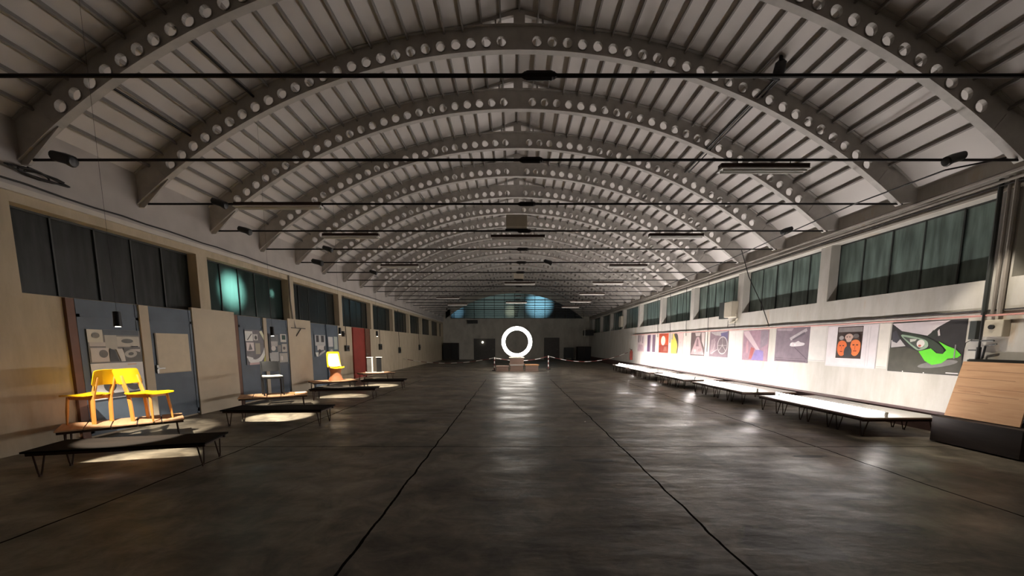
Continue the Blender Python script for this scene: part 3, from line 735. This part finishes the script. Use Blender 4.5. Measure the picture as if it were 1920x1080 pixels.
def curve_sheet(prof, w0, w1, th, n=10, crown=0.0):
    """bent plywood: prof = [(y,z)], width tapering from w0 to w1 with rounded ends"""
    b = MB(); rows = []
    N = len(prof)
    for i, (y, z) in enumerate(prof):
        t = i / (N - 1); w = w0 + (w1 - w0) * t
        e = min(i, N - 1 - i)
        if e == 0: w *= .88
        y2, z2 = prof[min(i + 1, N - 1)]; y1, z1 = prof[max(i - 1, 0)]
        tx = Vector((0, y2 - y1, z2 - z1)).normalized(); nn = Vector((0, -tx.z, tx.y))
        ra, rb = [], []
        for k in range(n + 1):
            u = -1 + 2 * k / n
            p = Vector((u * w / 2, y, z)) + nn * (crown * u * u)
            ra.append(p + nn * th / 2); rb.append(p - nn * th / 2)
        rows.append((ra, rb))
    base = [[p for p in ra] + [q for q in rb] for ra, rb in rows]
    m = 2 * (n + 1)
    vs_ = [p for r in base for p in r]; fs = []
    for i in range(N - 1):
        for k in range(n):
            fs.append((i * m + k, i * m + k + 1, (i + 1) * m + k + 1, (i + 1) * m + k))
            fs.append((i * m + n + 1 + k, (i + 1) * m + n + 1 + k, (i + 1) * m + n + 2 + k, i * m + n + 2 + k))
        for k, j in ((0, n + 1), (n, 2 * n + 1)):
            fs.append((i * m + k, (i + 1) * m + k, (i + 1) * m + j, i * m + j))
    for i in (0, N - 1):
        for k in range(n): fs.append((i * m + k, i * m + k + 1, i * m + n + 2 + k, i * m + n + 1 + k))
    b.add(vs_, fs)
    return b
def wood_chair(label, loc, rz, seatm):
    # front is local -y
    t = thing('wooden_chair', label, 'chair', loc, rz, 'yellow plywood chairs')
    prof = [(-.25, .425), (-.235, .437), (-.15, .445), (0, .435), (.12, .432), (.19, .44), (.205, .445)]
    curve_sheet(prof, .42, .38, .014, 10, .012).build('seat', seatm, t, True)
    bp_ = [(.235, .60), (.243, .625), (.262, .70), (.285, .78), (.298, .82), (.302, .835)]
    curve_sheet(bp_, .40, .40, .013, 10, -.03).build('backrest', seatm, t, True)
    for s_ in (-1, 1):
        l = MB()
        l.tube([(s_ * .15, -.17, .42), (s_ * .165, -.19, .2), (s_ * .175, -.205, 0)], [.019, .02, .012], 8).build('leg', M['orange'], t, True)
        r = MB()   # rear leg plank carrying the backrest
        pts = [(.14, 0.0), (.15, .22), (.165, .40), (.215, .56), (.258, .72)]
        for (a, b_) in zip(pts[:-1], pts[1:]):
            r.bar((s_ * .13, a[0] + .02, a[1]), (s_ * .13, b_[0] + .02, b_[1] + .004), .052, .024, 0, (1, 0, 0))
        r.build('leg', M['orange'], t, bevel=.003)
    MB().box(-.15, .15, -.17, -.145, .385, .428).box(-.13, .13, .15, .175, .38, .425).bar((-.13, -.16, .40), (-.13, .17, .40), .022, .04).bar((.13, -.16, .40), (.13, .17, .40), .022, .04).build('seat_frame', M['orange'], t)
    return t
H0 = .326
a0 = R(43)
wood_chair('yellow wooden chair on the angled bench, seat pointing away to the right', (-5.915, 6.17, H0), R(90), M['yellow'])
wood_chair('yellow wooden chair on the angled bench, seat pointing left in shade', (-6.585, 5.92, H0), R(-90), M['yellow'])

# black framed chair with a white seat
t = thing('metal_chair', 'black framed chair with white seat on the second angled bench', 'chair', (-5.86, 9.30, H0), R(38))
curve_sheet([(-.21, .445), (-.19, .455), (-.05, .45), (.1, .445), (.2, .455)], .42, .40, .02, 8, .006).build('seat', M['white'], t, True)
for s_ in (-1, 1):
    MB().bar((s_ * .20, -.2, 0), (s_ * .20, -.2, .44), .03, .03).build('leg', M['black'], t)
    MB().bar((s_ * .20, .2, 0), (s_ * .20, .2, .47), .03, .03).bar((s_ * .20, .2, .46), (s_ * .19, .26, .80), .03, .03).build('leg', M['black'], t)
curve_sheet([(.215, .56), (.23, .62), (.25, .74), (.262, .80)], .38, .38, .014, 8, -.02).build('backrest', M['black'], t, True)
MB().box(-.2, .2, -.21, -.19, .40, .44).box(-.2, .2, .19, .21, .40, .44).box(-.21, -.19, -.2, .2, .40, .44).box(.19, .21, -.2, .2, .40, .44).build('seat_frame', M['black'], t)

# papers lying on the second angled bench
o = MB().box(-.22, .22, -.15, .15, 0, .012).box(-.05, .20, -.10, .12, .012, .020, 1).build('open_book', [M['orangetop'], M['paper']])
o.location = (-5.42, 9.56, H0); o.rotation_euler = (0, 0, R(28)); tag(o, 'open orange and white book lying on the bench beside the black chair', 'book')

# moulded chair: pedestal foot flowing into seat and tall shell back
t = thing('moulded_chair', 'moulded yellow shell chair with overlit white back on brown flared foot', 'chair', (-6.02, 12.98, H0), R(40))
shell = curve_sheet([(-.22, .40), (-.19, .43), (-.08, .42), (.06, .40), (.14, .43), (.19, .52), (.225, .64), (.25, .78), (.258, .90), (.255, .965)], .48, .40, .018, 12, .045)
shell.build('shell', M['yellow'], t, True)
curve_sheet([(.115, .455), (.165, .53), (.202, .65), (.226, .78), (.234, .89)], .38, .32, .02, 10, .045).build('overlit_back', M['white'], t, True)  # white sheet paints the overlit front of the yellow back
ft = MB()
for i in range(10):
    pass
prof = [(0.0, .24), (.02, .235), (.12, .19), (.24, .165), (.34, .18), (.405, .215)]
n = 20; vs_, fs = [], []
for (z, r_) in prof:
    for k in range(n):
        a = 2 * PI * k / n
        vs_.append((r_ * math.cos(a), r_ * .86 * math.sin(a), z))
for i in range(len(prof) - 1):
    for k in range(n): fs.append((i * n + k, i * n + (k + 1) % n, (i + 1) * n + (k + 1) % n, (i + 1) * n + k))
fs.append(tuple(range(n))); fs.append(tuple((len(prof) - 1) * n + k for k in range(n)))
ft.add(vs_, fs).build('foot', mat('terracotta_lacquer', (.42, .16, .07), .5), t, True)

# white stand with upright boxes
t = thing('panel_stand', 'white panel stand with upright cream and black boxes on an angled bench', 'stand', (-5.98, 16.60, H0), R(20))
MB().box(-.40, .36, -.20, .20, .0005, .025).build('base', M['white'], t)
MB().box(-.32, -.14, -.12, .14, .025, .64).build('panel', M['steel'], t)
MB().box(-.14, -.08, -.14, .14, .025, .64).build('panel', M['paper'], t)
MB().box(.06, .26, -.12, .14, .025, .64).build('panel', M['black'], t)
for x0, x1 in ((-.34, -.06), (.04, .30)): MB().box(x0, x1, -.15, .16, .64, .665).build('cap', M['white'], t, bevel=.004)

# small spot lamps over the displays
def spot_lamp(label, loc, energy, size=44):
    t = thing('pendant_spot', label, 'lamp', loc, 0, 'small black spot lamps hanging over the left displays')
    MB().tube([(0, 0, .19), (0, 0, .185), (0, 0, .01), (0, 0, 0)], [.022, .036, .042, .042], 14).build('housing', M['black'], t, True)
    MB().cyl((0, 0, -.006), (0, 0, .002), .026, 14).build('lens', M['lens'], t)
    MB().cyl((0, 0, .185), (0, 0, roof_z(loc[0]) - .01 - loc[2]), .0016, 5).build('cord', M['cable'], t)
    l = bpy.data.lights.new('spot_beam', 'SPOT'); l.energy = energy; l.spot_size = R(size); l.spot_blend = .3; l.color = (1, .90, .72); l.shadow_soft_size = .03
    lo = bpy.data.objects.new('spot_beam', l); COL.objects.link(lo); lo.parent = t
    lo.location = (0, 0, -.012); lo.rotation_euler = Vector((.0, .02, -1)).to_track_quat('-Z', 'Y').to_euler()
    return t
spot_lamp('black spot lamp hanging in front of the two yellow wooden chairs', (-5.03, 4.95, 1.77), SPOT_POWER)
spot_lamp('black spot lamp hanging in front of the black framed chair', (-5.03, 8.10, 1.72), SPOT_POWER)
spot_lamp('black spot lamp hanging in front of the moulded yellow chair', (-5.03, 11.25, 1.83), SPOT_POWER)
spot_lamp('black spot lamp hanging in front of the white panel stand', (-5.03, 14.3, 1.83), SPOT_POWER)

# ------------------------------------------------------------------ ring light, plinth and barrier
ring = thing('ring_light', 'large glowing white ring light standing upright at the end of the hall', 'ring light', (.19, 22.5, .78))
c = [(.83 * math.cos(2 * PI * k / 72), 0, .89 + .83 * math.sin(2 * PI * k / 72)) for k in range(72)]
rg = MB().tube([(x * .94, y, .89 + (z - .89) * .94) for x, y, z in c], .105, 14, 0, True)
rg.build('light_tube', M['ring_led'], ring, True)
MB().tube([(x * 1.035, y + .04, .89 + (z - .89) * 1.035) for x, y, z in c], .022, 8, 0, True).build('halo_hoop', M['orangetop'], ring, True)  # warm hoop added to suggest a halo around the ring
MB().box(-.30, .30, -.12, .16, 0, .045).build('ring_stand', M['white'], ring)
M['plinth_w'] = wood_mat('plinth_wood', (.34, .23, .18), (.42, .30, .24), .6, 0)
def plinth_box(label, x0, x1, y0, y1, z0, z1, m, legs=True):
    t = thing('display_plinth', label, 'plinth', ((x0 + x1) / 2, (y0 + y1) / 2, z0), 0, 'plinths under the ring light')
    w, d, h = (x1 - x0) / 2, (y1 - y0) / 2, z1 - z0
    MB().box(-w, w, -d, d, h - .05, h).build('top', m, t, bevel=.004)
    MB().box(-w + .04, w - .04, -d + .03, d - .03, .05, h - .05).box(-w - .0, w + .0, -d, d, 0, .05).build('body', M['plinth_w'], t)
    return t
plinth_box('low dusky plinth to the left of the ring light', -1.02, -.27, 21.8, 22.5, 0, .30, M['plinth_w'])
plinth_box('middle plinth with pale edge directly below the ring light', -.22, .58, 21.9, 22.8, 0, .38, M['white'])
plinth_box('low orange-topped plinth to the right of the ring light', .64, 1.44, 21.8, 22.5, 0, .38, M['orangetop'])
plinth_box('upper box carrying the ring light on the middle plinth', -.26, .62, 22.1, 22.75, .38, .78, M['plastic'])
red_w = mat('barrier_red', (.13, .02, .018), .5)
def post(label, x, y, h):
    t = thing('barrier_post', label, 'barrier post', (x, y, 0), 0, 'striped barrier posts')
    b_ = MB()
    for k in range(6):
        b_.cyl((0, 0, .04 + (h - .04) * k / 6), (0, 0, .04 + (h - .04) * (k + 1) / 6), .032, 10, k % 2)
    b_.build('pole', [red_w, M['white']], t, True)
    MB().cyl((0, 0, 0), (0, 0, .04), .15, 16, 0, .12).build('base', M['black'], t, True)
def chain(label, a, b_, sag):
    N = 44; pts = []
    for i in range(N + 1):
        u = i / N
        pts.append((a[0] + (b_[0] - a[0]) * u, a[1] + (b_[1] - a[1]) * u, a[2] + (b_[2] - a[2]) * u - sag * 4 * u * (1 - u)))
    m = MB(); seg = 0; acc = 0
    for i in range(N):
        acc += (Vector(pts[i + 1]) - Vector(pts[i])).length
        m.tube(pts[i:i + 2], .017, 6, int(acc / .42) % 2)
    tag(m.build('barrier_chain', [M['white'], red_w], None), label, 'chain', 'red and white barrier chains')
post('striped barrier post left of the ring light', -1.13, 22.6, .78)
post('striped barrier post right of the ring light', 2.13, 23.6, .84)
chain('red and white chain sagging from the left wall to the left barrier post', (-6.98, 24.5, .62), (-1.18, 22.61, .74), .30)
chain('red and white chain passing in front of the ring light plinths', (-1.085, 22.61, .74), (2.085, 23.58, .80), .22)
chain('red and white chain sagging from the right barrier post to the right wall', (2.18, 23.61, .80), (7.46, 25.2, 1.0), .45)

# ------------------------------------------------------------------ ceiling fixtures
FX = [(3.56, 5.80, 4.00, 1.25, 'right row, nearest the camera'), (-4.39, 7.53, 4.08, 1.62, 'left row, nearest the camera'), (3.76, 9.33, 4.0, 1.25, 'right row, second from the camera'),
      (-3.77, 9.45, 4.0, 1.30, 'left row, second from the camera'), (.10, 9.3, 3.97, 1.25, 'middle row, below the beige box'), (-3.65, 12.9, 4.0, 1.2, 'left row, third from the camera'),
      (3.68, 12.75, 4.0, 1.2, 'right row, third from the camera'), (3.87, 16.3, 4.0, 1.25, 'right row, fourth from the camera'), (.25, 16.3, 3.98, 1.25, 'middle row, second from the camera'),
      (-3.58, 20.6, 4.0, 1.25, 'left row, fourth from the camera'), (3.92, 20.4, 4.0, 1.25, 'right row, fifth from the camera'), (3.95, 23.9, 4.0, 1.25, 'right row, sixth from the camera'),
      (.16, 23.8, 3.95, 1.25, 'middle row, third from the camera'), (-3.57, 24.6, 4.0, 1.25, 'left row, fifth from the camera'), (3.85, 27.2, 4.0, 1.2, 'right row, farthest from the camera')]
for x, y, z, l_, w in FX:
    y = min(AY, key=lambda q: abs(q - y))
    t = thing('fluorescent_light', 'unlit twin-tube fluorescent light, ' + w, 'ceiling light', (x, y, z), 0, 'fluorescent lights under the roof')
    h = l_ / 2
    MB().box(-h, h, -.05, .05, .03, .085).build('housing', M['leg'], t)
    MB().prism([(-.085, .0), (.085, .0), (.05, .03), (-.05, .03)], 'x', -h, h).build('reflector', M['white'], t)
    for s_ in (-.04, .04): MB().cyl((-h + .03, s_, -.013), (h - .03, s_, -.013), .013, 8).build('tube', M['white'], t, True)
    hz = zf + .04
    MB().cyl((-h * .6, 0, .08), (-h * .6, 0, hz - z), .006, 6).cyl((h * .6, 0, .08), (h * .6, 0, hz - z), .006, 6).build('hanger', M['rod'], t)
# beige box over the middle fixture
t = thing('roof_unit', 'beige box hanging above the middle fluorescent light', 'box', (.07, AY[3], 4.19))
MB().box(-.24, .24, -.2, .2, 0, .26).build('body', M['plastic'], t, bevel=.01)
MB().box(-.26, .26, -.03, .03, -.06, .0).build('hanger', M['rod'], t)
t = thing('roof_unit', 'small beige box hanging above the second middle fluorescent light', 'box', (.2, AY[7], 4.19))
MB().box(-.2, .2, -.15, .15, 0, .24).build('body', M['plastic'], t, bevel=.01)
MB().box(-.18, .18, -.03, .03, -.06, .0).build('hanger', M['rod'], t)
# black projector lamps clamped on the tie rods; all their beams are added light
def projector(label, x, y, s=1.0, flip=1, aim=None, energy=0, size=14):
    t = thing('clamp_lamp', label, 'lamp', (x, y, zf + .02), 0, 'black clamp lamps on the tie rods')
    MB().tube([(-.20 * s * flip, -.06, .02), (-.16 * s * flip, -.06, .03), (.05 * s * flip, -.06, -.01), (.16 * s * flip, -.06, -.05), (.18 * s * flip, -.06, -.055)], [.04 * s, .085 * s, .09 * s, .10 * s, .075 * s], 12).build('housing', M['black'], t, True)
    MB().box(-.02, .02, -.06, .03, -.03, .03).build('clamp', M['rod'], t)
    if aim:
        l = bpy.data.lights.new('added_beam', 'SPOT'); l.energy = energy; l.spot_size = R(size); l.spot_blend = .4; l.color = (1, .90, .74); l.shadow_soft_size = .04  # added light for the chairs and the plywood panel
        lo = bpy.data.objects.new('added_beam', l); COL.objects.link(lo); lo.parent = t
        p = Vector((.0, -.10, -.13)); lo.location = p
        lo.rotation_euler = (Vector(aim) - Vector((x, y, zf + .02)) - p).to_track_quat('-Z', 'Y').to_euler()
projector('black clamp lamp on the second tie rod near the left wall', -6.33, AY[1], .8, 1, None)
projector('black clamp lamp on the second tie rod near the right wall', 6.20, AY[1], .7, -1, (7.25, 5.75, 1.2), 240, 62)  # beam added here to brighten the panel and pillar
projector('black clamp lamp on the fourth tie rod near the left wall', -6.18, AY[3], .75, 1)
projector('black clamp lamp on the fourth tie rod near the right wall', 6.28, AY[3], .65, -1)
projector('black clamp lamp on the sixth tie rod near the left wall', -6.26, AY[5], .9, 1)
projector('added black clamp lamp on the nearest tie rod aimed at the two yellow chairs', -5.15, AY[0], .7, 1, (-6.12, 6.10, .90), ADDED_CLAMP_POWER, 21)  # out-of-view lamp added for front light on these chairs
projector('added black clamp lamp left of the nearest left fluorescent light', -5.45, AY[2], .7, 1, (-5.80, 9.35, .75), ADDED_CLAMP_POWER * .7, 19)  # lamp added to light the black framed chair
projector('added black clamp lamp on the fifth tie rod, left part', -5.1, AY[4], .7, 1, (-6.0, 12.95, .85), ADDED_CLAMP_POWER * .9, 18)  # lamp added to brighten the moulded chair from the front
projector('added black clamp lamp on the seventh tie rod, left part', -5.1, AY[6], .7, 1, (-5.98, 16.6, .75), ADDED_CLAMP_POWER * .7, 17)  # lamp added to light the panel stand
projector('black clamp lamp on the sixth tie rod right of middle', 1.1, AY[5], .7, 1)
# dark junction lamp high on the right with its two cables
t = thing('roof_lamp', 'black lamp high under the roof on the right with two cables running back', 'lamp', (4.45, 7.0, 6.13))
MB().tube([(0, 0, .12), (.01, .01, .08), (0, .04, -.06), (-.03, .08, -.14)], [.04, .085, .09, .05], 12).build('housing', M['black'], t, True)
MB().tube([(-.02, .1, -.12), (-.06, 1.2, -.16), (-.10, 2.2, -.22), (-.15, 3.2, -.31)], .021, 6).tube([(.06, .1, -.12), (.03, 1.2, -.17), (-.02, 2.2, -.24), (-.06, 3.2, -.31)], .017, 6).build('cable', M['cable'], t, True)
MB().cyl((0, 0, .12), (0, 0, .19), .03, 8).build('mount', M['rod'], t)

# ------------------------------------------------------------------ pipes, cables, boxes
def tubething(name, label, cat, pts, r, m, group=None, n=8):
    return tag(MB().tube(pts, r, n).build(name, m, None, True), label, cat, group)
def wavy(pts, amp, n, seed):
    rnd = random.Random(seed); out = []
    for a, b_ in zip(pts[:-1], pts[1:]):
        for k in range(n):
            u = k / n
            out.append(tuple(a[i] + (b_[i] - a[i]) * u + rnd.uniform(-amp, amp) * (0 if i == 1 else 1) for i in range(3)))
    out.append(pts[-1]); return out
PG = 'long service pipes along the right wall head'
tubething('service_pipe', 'upper grey pipe running along the head of the right wall', 'pipe', [(7.40, 5.4, 4.10), (7.40, 38, 4.10)], .035, M['pipe'], PG)
tubething('service_pipe', 'lower grey pipe running along the head of the right wall', 'pipe', [(7.42, 5.4, 4.0), (7.42, 38, 4.0)], .028, M['pipe'], PG)
tubething('service_cable', 'dark cable sagging below the pipes at the head of the right wall', 'cable', wavy([(7.44, 5.4, 3.95), (7.44, 12, 3.93), (7.44, 24, 3.94)], .01, 14, 3), .012, M['cable'])
tubething('service_cable', 'dark cable clipped along the head of the left wall', 'cable', wavy([(-6.93, 4.9, 3.80), (-6.93, 12, 3.78), (-6.93, 30, 3.80)], .012, 16, 4), .014, M['cable'])
tubething('picture_rail', 'thin reddish pipe above the pictures on the right wall', 'pipe', [(7.44, 5.0, 1.99), (7.44, 9, 1.995), (7.44, 14, 2.03), (7.44, 20, 2.085), (7.44, 24.5, 2.10)], .015, M['redpipe'])
tubething('service_cable', 'black wavy cable strung above the picture rail on the right wall', 'cable', wavy([(7.475, 5.0, 2.075), (7.475, 9, 2.065), (7.475, 14, 2.10), (7.475, 24.3, 2.14)], .008, 9, 6), .012, M['cable'])
CG = 'vertical conduits beside the first right window'
for i, (y, r_) in enumerate(((6.20, .030), (6.09, .022), (6.00, .030))):
    tubething('conduit', 'vertical grey conduit on the right pillar, ' + ['leftmost of three', 'middle of three', 'rightmost of three'][i], 'pipe', [(7.46, y, 2.0), (7.46, y, 3.2), (7.45, y, 4.05)], r_, M['mull'] if i == 0 else M['pipe'], CG)
tubething('service_cable', 'thin cable hanging from the roof pipes to the sketch poster', 'cable', [(7.1, 12.4, 4.45), (7.2, 12.1, 3.6), (7.35, 11.6, 2.7), (7.42, 11.3, 2.05)], .012, M['cable'])
for i, (y, z_) in enumerate(((15.0, 1.25), (16.9, 1.9), (18.6, 1.6), (20.2, 1.9))):
    tubething('service_cable', 'thin cable dropping down the right wall, %s such drop from the camera' % ORD[i], 'cable', [(7.43, y, 3.98), (7.455, y - .04, 3.0), (7.46, y - .1, z_)], .010, M['cable'], 'cables dropping down the right wall')
# cable running above, parallel to right wall
tubething('service_cable', 'black cable swinging along the right tie-rod ends toward the far end', 'cable', [(7.0, 5.82, 4.18), (6.25, 5.9, 4.05), (6.3, 7.5, 4.12), (6.35, 9.26, 4.1), (6.6, 12.7, 4.1), (6.7, 18, 4.1)], .012, M['cable'])
for x_, l_ in ((-4.75, 'upper of two'), (-5.95, 'lower of two')):
    tubething('conduit', 'dark conduit under the near left roof between first arches, ' + l_, 'pipe', [(x_, 5.84, roof_z(x_) - .10), (x_ + .06, 7.5, roof_z(x_) - .10)], .02, M['rod'], 'conduits under the near left roof')
tubething('service_cable', 'coiled dark cable bunched where the left wall meets the near roof', 'cable', [(-6.90 + .05 * math.cos(k * .9), 5.75 + .30 * math.sin(k * .55) + .01 * k, 3.98 + .045 * math.cos(k * .55)) for k in range(34)], .014, M['cable'])

# switch box and control gear at the right pillar
t = thing('switch_box', 'beige switch box with dark knob on the right pillar', 'switch box', (7.5, 6.0, 1.66))
MB().box(-.12, 0, -.13, .11, 0, .26).build('body', M['plastic'], t, bevel=.01)
MB().cyl((-.15, -.0, .15), (-.12, -.0, .15), .035, 12).build('knob', M['black'], t)
t = thing('socket_box', 'dark grey socket box between car poster and switch box', 'socket', (7.5, 6.28, 1.62))
MB().box(-.09, 0, -.05, .05, 0, .30).build('body', M['mull'], t, bevel=.008)
MB().tube([(-.05, .02, 0), (-.05, .10, -.05), (-.04, .14, -.25), (-.04, .13, -.34)], .006, 6).build('cable', M['cable'], t, True)
t = thing('folded_stand', 'black stand with crossbars rising behind the plywood panel', 'stand', (7.42, 6.165, .0))
MB().cyl((0, 0, 1.312), (0, 0, 2.05), .016, 8).cyl((0, 0, 1.312), (0, 0, 1.50), .030, 8).build('pole', M['black'], t, True)
MB().cyl((0, .12, 1.60), (0, -.18, 1.60), .012, 8).cyl((0, .14, 1.45), (0, -.02, 1.45), .010, 8).cyl((0, -.06, 1.32), (0, -.08, 1.52), .014, 8).cyl((0, -.08, 1.52), (0, -.22, 1.55), .010, 8).build('crossbar', M['black'], t, True)
t = thing('ledge_box', 'black flat case standing behind the top edge of the plywood panel', 'case', (7.42, 5.45, .0))
MB().box(-.07, .07, -.75, .78, 0, 1.31).build('body', M['black'], t, bevel=.006)
MB().box(-.075, .075, -.76, .79, 1.27, 1.30).build('rim', M['mull'], t)
# leaning plywood panel
def quad_slab(c4, th):
    c4 = [Vector(p) for p in c4]; nrm = (c4[1] - c4[0]).cross(c4[3] - c4[0]).normalized() * th
    return c4, nrm
o = MB()
c4 = [(6.84, 6.02, .43), (6.84, 5.10, .43), (7.30, 5.36, 1.27), (7.30, 6.25, 1.27)]
c4, nv = quad_slab(c4, .018)
o.hexa(list(c4) + [p - nv for p in c4])
for u0, u1, v in ((.18, .55, .30), (.0, .9, .42), (.05, .95, .54), (.0, .8, .70), (.1, .95, .84), (.08, .4, .46)):
    a = c4[0].lerp(c4[1], u0).lerp(c4[3].lerp(c4[2], u0), v); b_ = c4[0].lerp(c4[1], u1).lerp(c4[3].lerp(c4[2], u1), v)
    o.bar(a, b_, .004, .003, 1)
o = o.build('plywood_panel', [M['ply'], M['brown']])
tag(o, 'plywood panel leaning against the right wall on a dark crate', 'panel')
t = thing('block', 'dark shaded-bench crate under the leaning plywood panel', 'block', (7.0, 5.5, 0))
MB().box(-.30, .33, -.55, .56, .02, .40).build('body', M['block'], t, bevel=.006)  # solid dark block stands for a bench lost in shade
MB().box(-.31, .335, -.56, .57, .395, .415).build('lid', M['block'], t)

# second box further down on the right, with bracket and air duct
t = thing('meter_box', 'white meter box beside the third right window', 'box', (7.5, 13.30, 2.45))
MB().box(-.22, 0, -.24, .24, 0, .52).build('body', M['plastic'], t, bevel=.02)
MB().box(-.14, 0, .34, .70, -.02, .55).build('grille', M['mull'], t)
MB().tube([(-.08, -.30, .1), (-.08, -.36, -.05), (-.06, -.2, -.16), (-.05, .1, -.18)], .03, 8).build('duct', M['plastic'], t, True)
MB().cyl((-.1, .15, -.25), (-.1, -.3, -.25), .008, 6).cyl((-.1, .15, -.33), (-.1, -.3, -.33), .008, 6).cyl((-.1, .15, -.1), (-.1, .15, -.33), .008, 6).cyl((-.1, -.28, -.1), (-.1, -.28, -.33), .008, 6).build('bracket', M['rod'], t)
t = thing('meter_box', 'small pale rounded box high on the far right wall', 'box', (7.5, 26.8, 2.7))
MB().box(-.2, 0, -.3, .3, 0, .75).build('body', M['plastic'], t, bevel=.06)
# fire extinguisher
t = thing('fire_extinguisher', 'red fire extinguisher hanging on the far right wall', 'fire extinguisher', (7.40, 24.3, .55))
MB().tube([(0, 0, 0), (0, 0, .02), (0, 0, .50), (0, 0, .58), (0, 0, .62)], [.07, .085, .085, .05, .03], 14).build('cylinder', M['red'], t, True)
MB().box(-.05, .05, -.02, .02, .62, .66).cyl((0, 0, .62), (-.1, 0, .72), .012, 8).build('valve', M['black'], t)
MB().tube([(0, -.03, .64), (-.05, -.12, .5), (-.03, -.11, .15)], .012, 6).build('hose', M['black'], t, True)
MB().box(.06, .1, -.03, .03, .2, .55).build('bracket', M['steel'], t)
# left wall switch gear
def leftgear(name, label, cat, y, z, w, h, cab=None):
    t = thing(name, label, cat, (WL + .002, y, z))
    MB().box(0, .09, -w / 2, w / 2, 0, h).build('body', M['black'] if w < .2 else M['mull'], t, bevel=.006)
    if cab: MB().tube([(.03, 0, h), (.02, .03, h + .4), (.02, -.06, cab - z - .5), (.02, -.06, cab - z)], .012, 6).build('cable', M['cable'], t, True)
    MB().cyl((.09, 0, h * .5), (.12, 0, h * .5), min(w, h) * .2, 10).build('knob', M['leg'], t)
leftgear('socket_box', 'dark socket cluster with hanging cable left of the red door', 'socket', 16.15, 1.25, .32, .24, 3.5)
leftgear('wall_switch', 'small black switch above the socket cluster left of the red door', 'switch', 15.85, 1.85, .10, .22)
leftgear('socket_box', 'dark socket box with cable right of the red door', 'socket', 20.2, 1.25, .3, .3, 3.5)
leftgear('socket_box', 'tall black socket strip on the far left wall', 'socket', 23.6, 1.0, .3, .35, 3.6)
leftgear('socket_box', 'small dark socket box farthest along the left wall', 'socket', 28.6, 1.1, .25, .4, 2.4)
tubething('conduit', 'pale conduit on the left pillar between second and third gate', 'pipe', [(-6.97, 12.25, 3.74), (-6.97, 12.25, 2.9), (-6.96, 12.3, 2.36), (-6.91, 12.35, 2.05)], .022, M['pipe'])
t = thing('wall_bracket', 'dark folded bracket fixed high between second and third gate', 'bracket', (-6.92, 12.45, 2.05))
MB().bar((.01, -.35, 0), (.01, .45, .0), .02, .02).bar((.01, -.1, -.25), (.01, .2, .0), .016, .016).build('arm', M['rod'], t)

# far end furniture
t = thing('black_cabinet', 'tall dark cabinet in the far left corner', 'cabinet', (-6.1, 37.9, 0))
MB().box(-.75, .7, -.4, .4, 0, 1.65).build('body', M['block'], t, bevel=.01)
for x in (-.73, .01): MB().box(x, x + .68, -.42, -.4, .08, 1.6).build('door', M['black'], t)
t = thing('black_cabinet', 'dark bulky cabinet near the far right of the end wall', 'cabinet', (7.2, 37.8, 0))
MB().box(-1.0, .28, -.5, .5, 0, 1.3).build('body', M['block'], t, bevel=.01)
for x in (-.96, -.34): MB().box(x, x + .58, -.52, -.5, .08, 1.25).build('door', M['black'], t)
t = thing('trolley', 'grey trolley standing against the end wall right of the ring light', 'trolley', (5.4, 37.9, 0))
MB().box(-.45, .45, -.3, .3, .2, 1.2).build('body', M['mull'], t, bevel=.02)
for x in (-.38, .38):
    for y in (-.24, .24): MB().cyl((x, y - .02, .09), (x, y + .02, .09), .09, 12).cyl((x, y, .09), (x, y, .22), .015, 6).build('wheel', M['black'], t, True)
t = thing('wall_heater', 'long black heater high on the end wall at left', 'heater', (-4.05, 38.55, 3.55))
MB().box(-.5, .5, -.25, .04, 0, .32).build('body', M['black'], t, bevel=.02)
MB().box(-.45, .45, -.27, -.25, .06, .26).build('grille', M['mull'], t)
t = thing('wall_lamp', 'small lit lamp glowing on the end wall left of the ring light', 'lamp', (-3.08, 38.5, 1.62))
MB().tube([(0, 0, .0), (0, 0, .05), (0, 0, .14), (0, 0, .19)], [.03, .085, .085, .03], 12).build('bulb', M['tiny'], t, True)
MB().cyl((0, .0, .1), (0, .1, .1), .03, 8).build('mount', M['black'], t)
t = thing('wall_heater', 'dark unit with white edge on the far right wall end', 'heater', (7.0, 37.0, 2.35))
MB().box(-.3, .5, -.6, .6, 0, .5).build('body', M['black'], t, bevel=.02)
MB().box(-.33, -.3, -.6, -.45, -.1, .6).build('edge', M['white'], t)

# ------------------------------------------------------------------ night outside: lamps in the yard
def out_spot(label, loc, aim, energy, size, col, blend=.4):
    d = (Vector(aim) - Vector(loc)).normalized()
    l = bpy.data.lights.new('yard_beam', 'SPOT'); l.energy = energy; l.spot_size = R(size); l.spot_blend = blend; l.color = col; l.shadow_soft_size = .05
    lo = bpy.data.objects.new('yard_beam', l); COL.objects.link(lo); lo.location = loc; lo.rotation_euler = d.to_track_quat('-Z', 'Y').to_euler()
out_spot('yard lamp outside the second left window', (-8.0, 10.10, 3.0), (-7.2, 10.10, 2.92), 230, 76, (.72, 1, .95), 1.0)
out_spot('second yard lamp outside the second left window', (-7.6, 11.75, 3.1), (-7.2, 11.75, 3.05), 14, 44, (.8, 1, .95), 1.0)
out_spot('blue yard lamp outside the arched end window at right', (2.5, 42.5, 5.3), (2.5, 38.8, 5.35), 2600, 46, (.42, .78, 1.0), .95)
out_spot('blue yard lamp outside the arched end window at left', (-5.6, 41.0, 4.6), (-5.6, 38.8, 4.75), 330, 44, (.40, .72, 1.0), 1.0)
out_spot('yellow yard lamp outside the arched end window', (-.3, 39.7, 4.75), (-.3, 38.8, 4.75), 60, 80, (1, .88, .6), .9)
out_spot('wide dim yard lamp outside the arched end window', (-1.5, 43.5, 5.5), (-1.5, 38.8, 5.0), 520, 92, (.78, .92, .84), .9)
